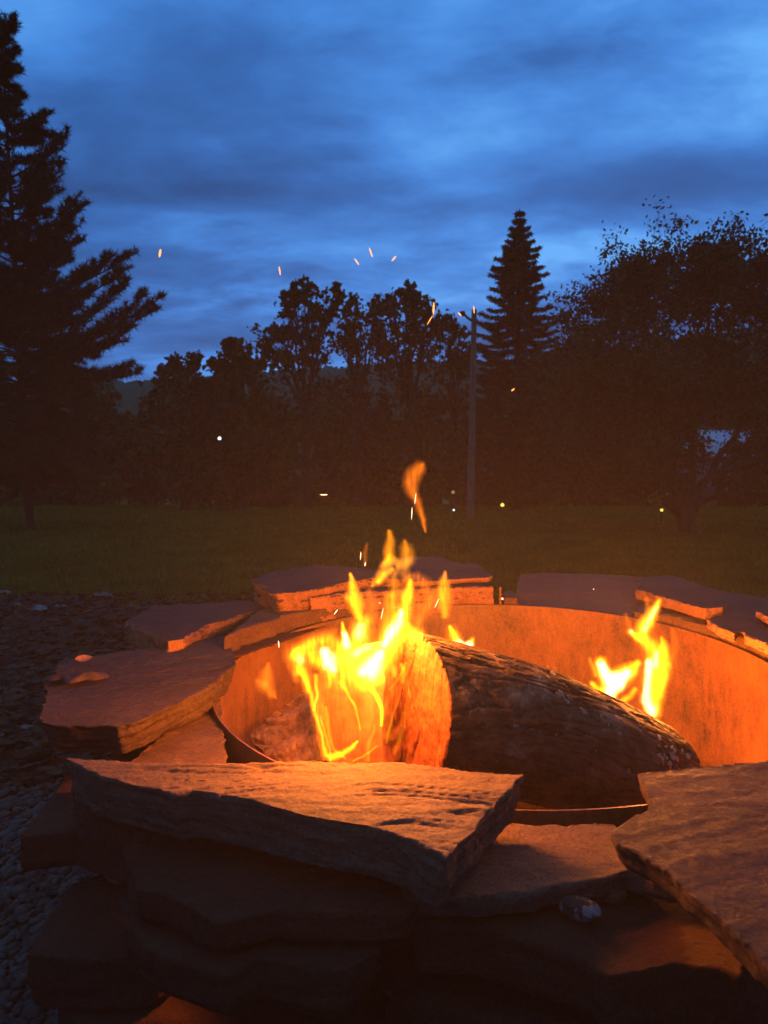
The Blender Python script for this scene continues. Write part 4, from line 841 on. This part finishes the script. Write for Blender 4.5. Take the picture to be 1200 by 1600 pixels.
tongue(r, p, [([(461, 1024, 7), (490, 1026, 13), (540, 1036, 17), (583, 1046, 15), (598, 1030, 12)], 1.0), ([(462, 1020, 6), (466, 1050, 6)], .9), ([(466, 1016, 6), (490, 1004, 7), (515, 1000, 8), (530, 1015, 10)], .8),
              ([(512, 1072, 4), (516, 1050, 6), (508, 1035, 9)], .8), ([(480, 1080, 4), (478, 1058, 5), (470, 1042, 7)], .7), ([(571, 1072, 8), (560, 1055, 12)], .8), ([(583, 1066, 6), (598, 1060, 5)], .7), ([(530, 1060, 12), (555, 1070, 12), (590, 1060, 9)], .5)], FY, .060, seed=1., streak=.62)
tongue(r, p, [([(583, 1047, 15), (606, 1012, 16), (622, 985, 14), (631, 960, 10), (634, 940, 8), (640, 918, 5), (641, 908, 3)], 1.0), ([(654, 990, 6), (636, 984, 9), (618, 992, 12)], .8), ([(602, 1000, 10), (605, 975, 9), (612, 950, 9), (610, 930, 6)], .42), ([(612, 890, 4), (614, 905, 6), (618, 925, 8), (640, 935, 8)], .25)], FY + .04, .065, seed=2., streak=.5)
tongue(r, p, [([(569, 972, 10), (566, 985, 13), (560, 1008, 13), (552, 1030, 12)], 1.0)], FY + .02, .05, seed=3.)
tongue(r, p, [([(535, 974, 1.6), (537, 990, 4), (540, 1012, 7), (540, 1028, 8)], 1.0)], FY - .01, .07, seed=4.)
tongue(r, p, [([(548, 898, 1.5), (551, 915, 5), (553, 932, 9), (556, 948, 9), (560, 962, 5), (562, 968, 2)], .9), ([(543, 935, 4), (550, 945, 5)], .3)], FY + .05, .055, seed=5.)
tongue(r, p, [([(608, 828, 2), (609, 845, 5), (607, 862, 7), (608, 880, 6), (600, 893, 6), (588, 908, 5), (582, 916, 2)], .50), ([(612, 890, 3), (600, 900, 5), (590, 910, 3)], .6), ([(601, 880, 4), (615, 873, 4)], .3), ([(598, 885, 3), (608, 868, 3)], .3)], FY + .08, .045, FLAME, seed=6.)
tongue(r, p, [([(632, 847, 3), (634, 858, 8), (637, 872, 9), (628, 880, 7), (618, 878, 5)], .42), ([(622, 885, 4), (618, 898, 3)], .3), ([(638, 876, 5), (630, 895, 6), (640, 910, 4)], .25)], FY + .10, .045, FLAME, seed=7.)
tongue(r, p, [([(697, 893, 1.5), (693, 910, 6), (694, 928, 9), (695, 946, 8), (695, 958, 5), (694, 964, 2)], .62), ([(684, 920, 4), (690, 935, 4)], .25)], FY + .10, .05, seed=8.)
tongue(r, p, [([(652, 902, 6), (665, 915, 9), (672, 935, 9), (660, 955, 9), (650, 975, 7), (664, 992, 4)], .34), ([(676, 925, 3), (668, 950, 4), (656, 975, 4)], .22), ([(660, 905, 2), (655, 940, 3), (662, 985, 2)], .2)], FY + .09, .05, FDIM, streak=.6, seed=9.)
tongue(r, p, [([(577, 925, 4), (582, 945, 7), (582, 970, 6)], .32)], FY + .07, .05, FDIM, streak=.4, seed=10.)
tongue(r, p, [([(462, 1062, 4), (456, 1040, 6), (462, 1016, 6), (490, 998, 6), (520, 986, 5)], .3)], FY + .06, .05, FDIM, streak=.3, seed=10.5)
# filaments running down over the wood
tongue(r, p, [([(470, 1046, 4), (484, 1072, 4), (488, 1098, 4), (494, 1124, 3), (503, 1150, 2.5), (508, 1182, 4)], .6), ([(494, 1055, 3.5), (496, 1085, 2.5), (490, 1110, 2)], .7), ([(533, 1066, 5), (545, 1088, 2.6), (558, 1110, 2.2), (564, 1140, 1.6)], .55), ([(576, 1070, 6), (588, 1088, 4), (595, 1108, 3.2), (597, 1134, 3)], 1.),
              ([(516, 1184, 7), (536, 1178, 6), (550, 1168, 4), (558, 1158, 2)], .9), ([(508, 1105, 2.5), (512, 1135, 3.5), (520, 1170, 3), (540, 1186, 2)], .32), ([(590, 1165, 1.2), (570, 1180, 1.4), (552, 1190, 1.4)], .4), ([(575, 1188, 2), (576, 1160, 3), (585, 1135, 2)], .22), ([(500, 1120, 2), (512, 1160, 2), (516, 1190, 2)], .4)], FY - .035, .06, streak=.2, step=1.2, ws=1.1, seed=11., wav=.01)
tongue(r, p, [([(520, 1085, 24), (540, 1130, 26), (555, 1175, 24)], .32), ([(500, 1110, 12), (508, 1165, 12)], .45), ([(580, 1080, 10), (575, 1130, 12)], .35)], FY - .03, .035, FDIM, streak=1.0, seed=12., wav=.01)
tongue(r, p, [([(628, 1038, 3), (631, 1052, 4), (629, 1066, 3)], .55), ([(617, 1044, 3), (616, 1056, 3)], .45), ([(635, 1034, 1.6), (622, 1062, 1.6), (608, 1078, 1.6)], .3), ([(628, 1075, 1.4), (612, 1120, 1.4), (604, 1160, 1.4)], .2), ([(640, 1080, 2), (630, 1130, 4), (618, 1175, 3)], .13), ([(612, 1060, 3), (606, 1100, 5), (608, 1150, 5)], .13)], FY - .03, .05, FLAME, streak=.3, step=1.2, seed=13., wav=.01)
# soft orange envelope of thinner gas round the body
tongue(r, p, [([(455, 1022, 8), (490, 1018, 14), (540, 1025, 18), (590, 1035, 16)], .45), ([(590, 1030, 14), (615, 985, 14), (634, 945, 10), (642, 900, 4)], .40), ([(566, 970, 9), (562, 1005, 14)], .35), ([(478, 1050, 7), (492, 1090, 7), (502, 1140, 7), (508, 1185, 8)], .30), ([(560, 1060, 12), (575, 1100, 12), (585, 1150, 10)], .22)], FY + .01, .06, FDIM, name='flame_veil', ws=1.9, streak=.6, seed=15.)
# hot cores
tongue(r, p, [([(508, 1020, 6), (514, 1035, 8), (520, 1046, 5)], .9), ([(566, 1050, 6), (578, 1046, 12), (586, 1036, 9), (594, 1022, 5)], 1.), ([(600, 1008, 4), (612, 988, 6), (622, 972, 5), (628, 955, 3)], .8), ([(539, 990, 3), (541, 1008, 5)], .7), ([(564, 978, 4), (561, 992, 6)], .45), ([(467, 1025, 3), (470, 1032, 4)], .4), ([(555, 1020, 4), (575, 1012, 4)], .4)], FY, .06, FCORE, name='flame_core', streak=.4, ws=1.55, seed=14.)
RY = 1.42
r, p = flame_root('tall curling flame rising behind the log at the right', 1017, 1115, RY)
tongue(r, p, [([(1032, 938, 2), (1027, 948, 5), (1019, 959, 7), (1010, 975, 9), (1003, 990, 9), (1010, 1004, 9), (1024, 1018, 12), (1028, 1040, 15), (1023, 1064, 14), (1020, 1086, 13), (1019, 1112, 10)], 1.), ([(985, 987, 4), (992, 992, 4), (1000, 998, 6)], .9), ([(1034, 996, 2), (1038, 1014, 6), (1042, 1035, 6), (1036, 1058, 7), (1030, 1085, 6)], .7)], RY, .06, seed=20., streak=.4)
tongue(r, p, [([(1015, 1035, 5), (1012, 1065, 5), (1010, 1095, 6), (1018, 1110, 7)], .7), ([(1026, 1020, 3), (1024, 1040, 4)], .5), ([(1025, 950, 2), (1015, 968, 3), (1006, 985, 3)], .4), ([(987, 987, 2.5)], .6)], RY, .055, FCORE, name='flame_core', streak=.2, seed=21.)
tongue(r, p, [([(1010, 935, 3), (1012, 955, 4)], .3), ], RY, .05, FDIM, seed=22.)
tongue(r, p, [([(1052, 985, 3), (1056, 1010, 4), (1050, 1030, 3)], .2)], RY, .05, FDIM, streak=.2, seed=22.5)
tongue(r, p, [([(976, 962, 3), (980, 972, 4), (985, 982, 3)], .25)], RY, .05, FDIM, streak=.2, seed=22.7)
tongue(r, p, [([(1030, 940, 4), (1010, 978, 9), (1010, 1000, 10), (1030, 1035, 15), (1020, 1085, 13), (1018, 1110, 10)], .4)], RY + .01, .05, FDIM, name='flame_veil', ws=1.7, streak=.6, seed=23.)
r, p = flame_root('low white-hot flame hugging the log left of the curling flame', 953, 1095, RY)
tongue(r, p, [([(938, 1035, 7), (944, 1052, 8), (956, 1066, 14), (953, 1084, 9), (955, 1096, 5)], 1.2), ([(996, 1037, 5), (988, 1046, 9), (972, 1056, 12), (958, 1068, 12)], 1.1), ([(926, 1068, 3), (936, 1078, 5), (948, 1088, 6)], .9), ([(992, 1076, 3), (984, 1086, 4), (974, 1094, 4)], .6), ([(922, 1030, 2), (928, 1045, 3), (932, 1056, 2)], .35)], RY, .07, seed=24., streak=.35)
tongue(r, p, [([(940, 1038, 5), (948, 1056, 7), (960, 1066, 11), (953, 1082, 7), (956, 1092, 4)], 1.), ([(980, 1052, 5), (966, 1062, 8)], .9)], RY, .06, FCORE, name='flame_core', seed=25., streak=.1)
r, p = flame_root('small bright flame licking up behind the near end of the log', 728, 1018, 1.36)
tongue(r, p, [([(704, 980, 2), (711, 992, 6), (716, 1006, 7), (726, 1015, 6), (734, 1006, 4), (738, 999, 3)], .8), ([(708, 985, 7), (706, 1000, 8)], .22)], 1.36, .07, seed=26.)
tongue(r, p, [([(716, 1002, 3), (724, 1013, 5), (733, 1006, 4)], .8)], 1.36, .05, FCORE, name='flame_core', seed=27.)
r, p = flame_root('detached orange lick of flame floating highest above the fire', 652, 780, 1.3)
tongue(r, p, [([(661, 726, 3), (655, 732, 8), (646, 742, 10), (642, 754, 9), (645, 768, 7), (650, 782, 5), (656, 797, 4.5), (662, 812, 3.5), (666, 830, 1.2)], .5)], 1.3, .045, FDIM, seed=28., streak=.3)
r, p = flame_root('faint wisp of flame over the thick back stone', 570, 870, 1.3)
tongue(r, p, [([(574, 850, 1.5), (570, 864, 3), (571, 882, 1.5)], .28)], 1.3, .04, FDIM, seed=29., streak=.5)
r, p = flame_root('pale triangular wisp of flame against the left inside of the ring', 415, 1065, 1.5)
tongue(r, p, [([(420, 1036, 1.5), (417, 1052, 7), (415, 1068, 11), (424, 1083, 6), (431, 1089, 2)], .5), ([(402, 1064, 3), (412, 1070, 6)], .3)], 1.5, .04, FDIM, seed=30., streak=.3)

# light of the fire, one lamp in each flame body
def flight(px, py, Y, w, r=.02, col=(1.0, .29, .03)):
    l = bpy.data.lights.new('fire_light', 'POINT'); l.energy = w; l.color = col; l.shadow_soft_size = r; o = bpy.data.objects.new('fire_light', l); COL.objects.link(o); o.location = at_y(px, py, Y)
flight(492, 1045, FY - .05, 7, .03); flight(565, 1035, FY - .07, 7, .03); flight(622, 975, FY + .05, 13, .035); flight(562, 985, FY + .03, 12, .03); flight(632, 940, FY + .06, 7, .03); flight(694, 945, FY + .12, 5, .02)
flight(1022, 1055, RY, 30, .03); flight(958, 1066, RY, 24, .03); flight(1012, 985, RY, 9, .03); flight(726, 1011, 1.36, 5, .012)

# ------------------------------------------------------------------ sparks: thin glowing embers in the air, plus two glowing beads as painted glints
def spark(x0, y0, x1, y1, Y, w, label, m=SPARK):
    a = at_y(x0, y0, Y); b = at_y(x1, y1, Y); k = 7; s = np.linspace(0, 1, k)[:, None]; P = a * (1 - s) + b * s; R = w / F * Y * .34 * np.array([.15, .7, 1, 1, .9, .7, .15])
    V, Fc = tube_np(P, R, 6); o = obj('spark', np_mesh('spark', V - a, Fc), m); o.location = a; tag(o, label, 'spark')
for q in [(251, 389, 249, 402, 2.2, 5, 'fat orange spark farthest left in the sky'), (436, 416, 438, 430, 2.2, 3.2, 'spark high over the left trees'), (554, 404, 561, 414, 2.2, 3, 'slanting spark left of the highest one'), (577, 387, 582, 402, 2.2, 3, 'highest spark in the middle of the sky'),
          (619, 400, 612, 408, 2.2, 3.4, 'short spark right of the highest one, leaning right'), (678, 472, 677, 492, 2.2, 4, 'long upright spark over the airy trees'), (676, 493, 667, 508, 2.2, 2.2, 'faint slanted spark under the long upright one'), (716, 488, 721, 494, 2.2, 3, 'tiny spark left of the pole top'), (740, 478, 741, 490, 2.2, 3, 'spark right at the pole top'),
          (799, 611, 804, 607, 2.2, 3.4, 'tiny spark below the spruce'), (500, 773, 512, 773, 2.2, 2, 'flat spark low over the far lawn'), (650, 770, 648, 788, 1.3, 1.2, 'hair-thin spark crossing the detached lick'), (644, 792, 643, 812, 1.3, 1.4, 'thin spark below the detached lick'),
          (564, 862, 563, 875, 1.3, 1.6, 'thin spark left of the faint wisp'), (571, 878, 570, 885, 1.3, 1.8, 'short spark under the faint wisp'), (528, 952, 522, 960, 1.3, 2.0, 'slanted spark before the thick back stone'), (435, 1001, 436, 1012, 1.3, 2.2, 'upright spark near the left rim'), (599, 950, 595, 968, 1.2, 1.4, 'thin spark between the flame tongues'),
          (592, 941, 595, 943, 1.2, 1.6, 'speck of spark right of the left tongue'), (686, 935, 679, 950, 1.2, 1.4, 'thin spark left of the right-hand tongue'), (785, 934, 785, 937, 2.0, 4, 'white glint at the gap in the back row, painted as a glowing bead'), (927, 920, 928, 921, 2.0, 2.5, 'glint on the broad flat back slab, painted as a glowing bead')]:
    spark(q[0], q[1], q[2], q[3], q[4], q[5], q[6], SPARKW if q[1] > 700 else SPARK)

# ------------------------------------------------------------------ haze volume added to spread an orange glare veil round the fire
def added_haze():
    m = bpy.data.materials.new('glare_haze'); m.use_nodes = True; t = m.node_tree; t.nodes.clear()
    v = nt(t, 'ShaderNodeVolumePrincipled'); v.inputs['Color'].default_value = (.95, .75, .45, 1); v.inputs['Density'].default_value = .0105; v.inputs['Anisotropy'].default_value = .2
    o = nt(t, 'ShaderNodeOutputMaterial'); t.links.new(v.outputs[0], o.inputs['Volume'])
    V, Fc = ico(5); V = V * np.array([1.7, 2.1, 1.1])
    ob = obj('added_haze', np_mesh('added_haze', V, Fc), m); ob.location = (.1, 1.7, .62); tag(ob, kind='stuff')
added_haze()
print('objects', len(S.objects), 'tris', sum(len(o.data.polygons) for o in S.objects if o.type == 'MESH'))
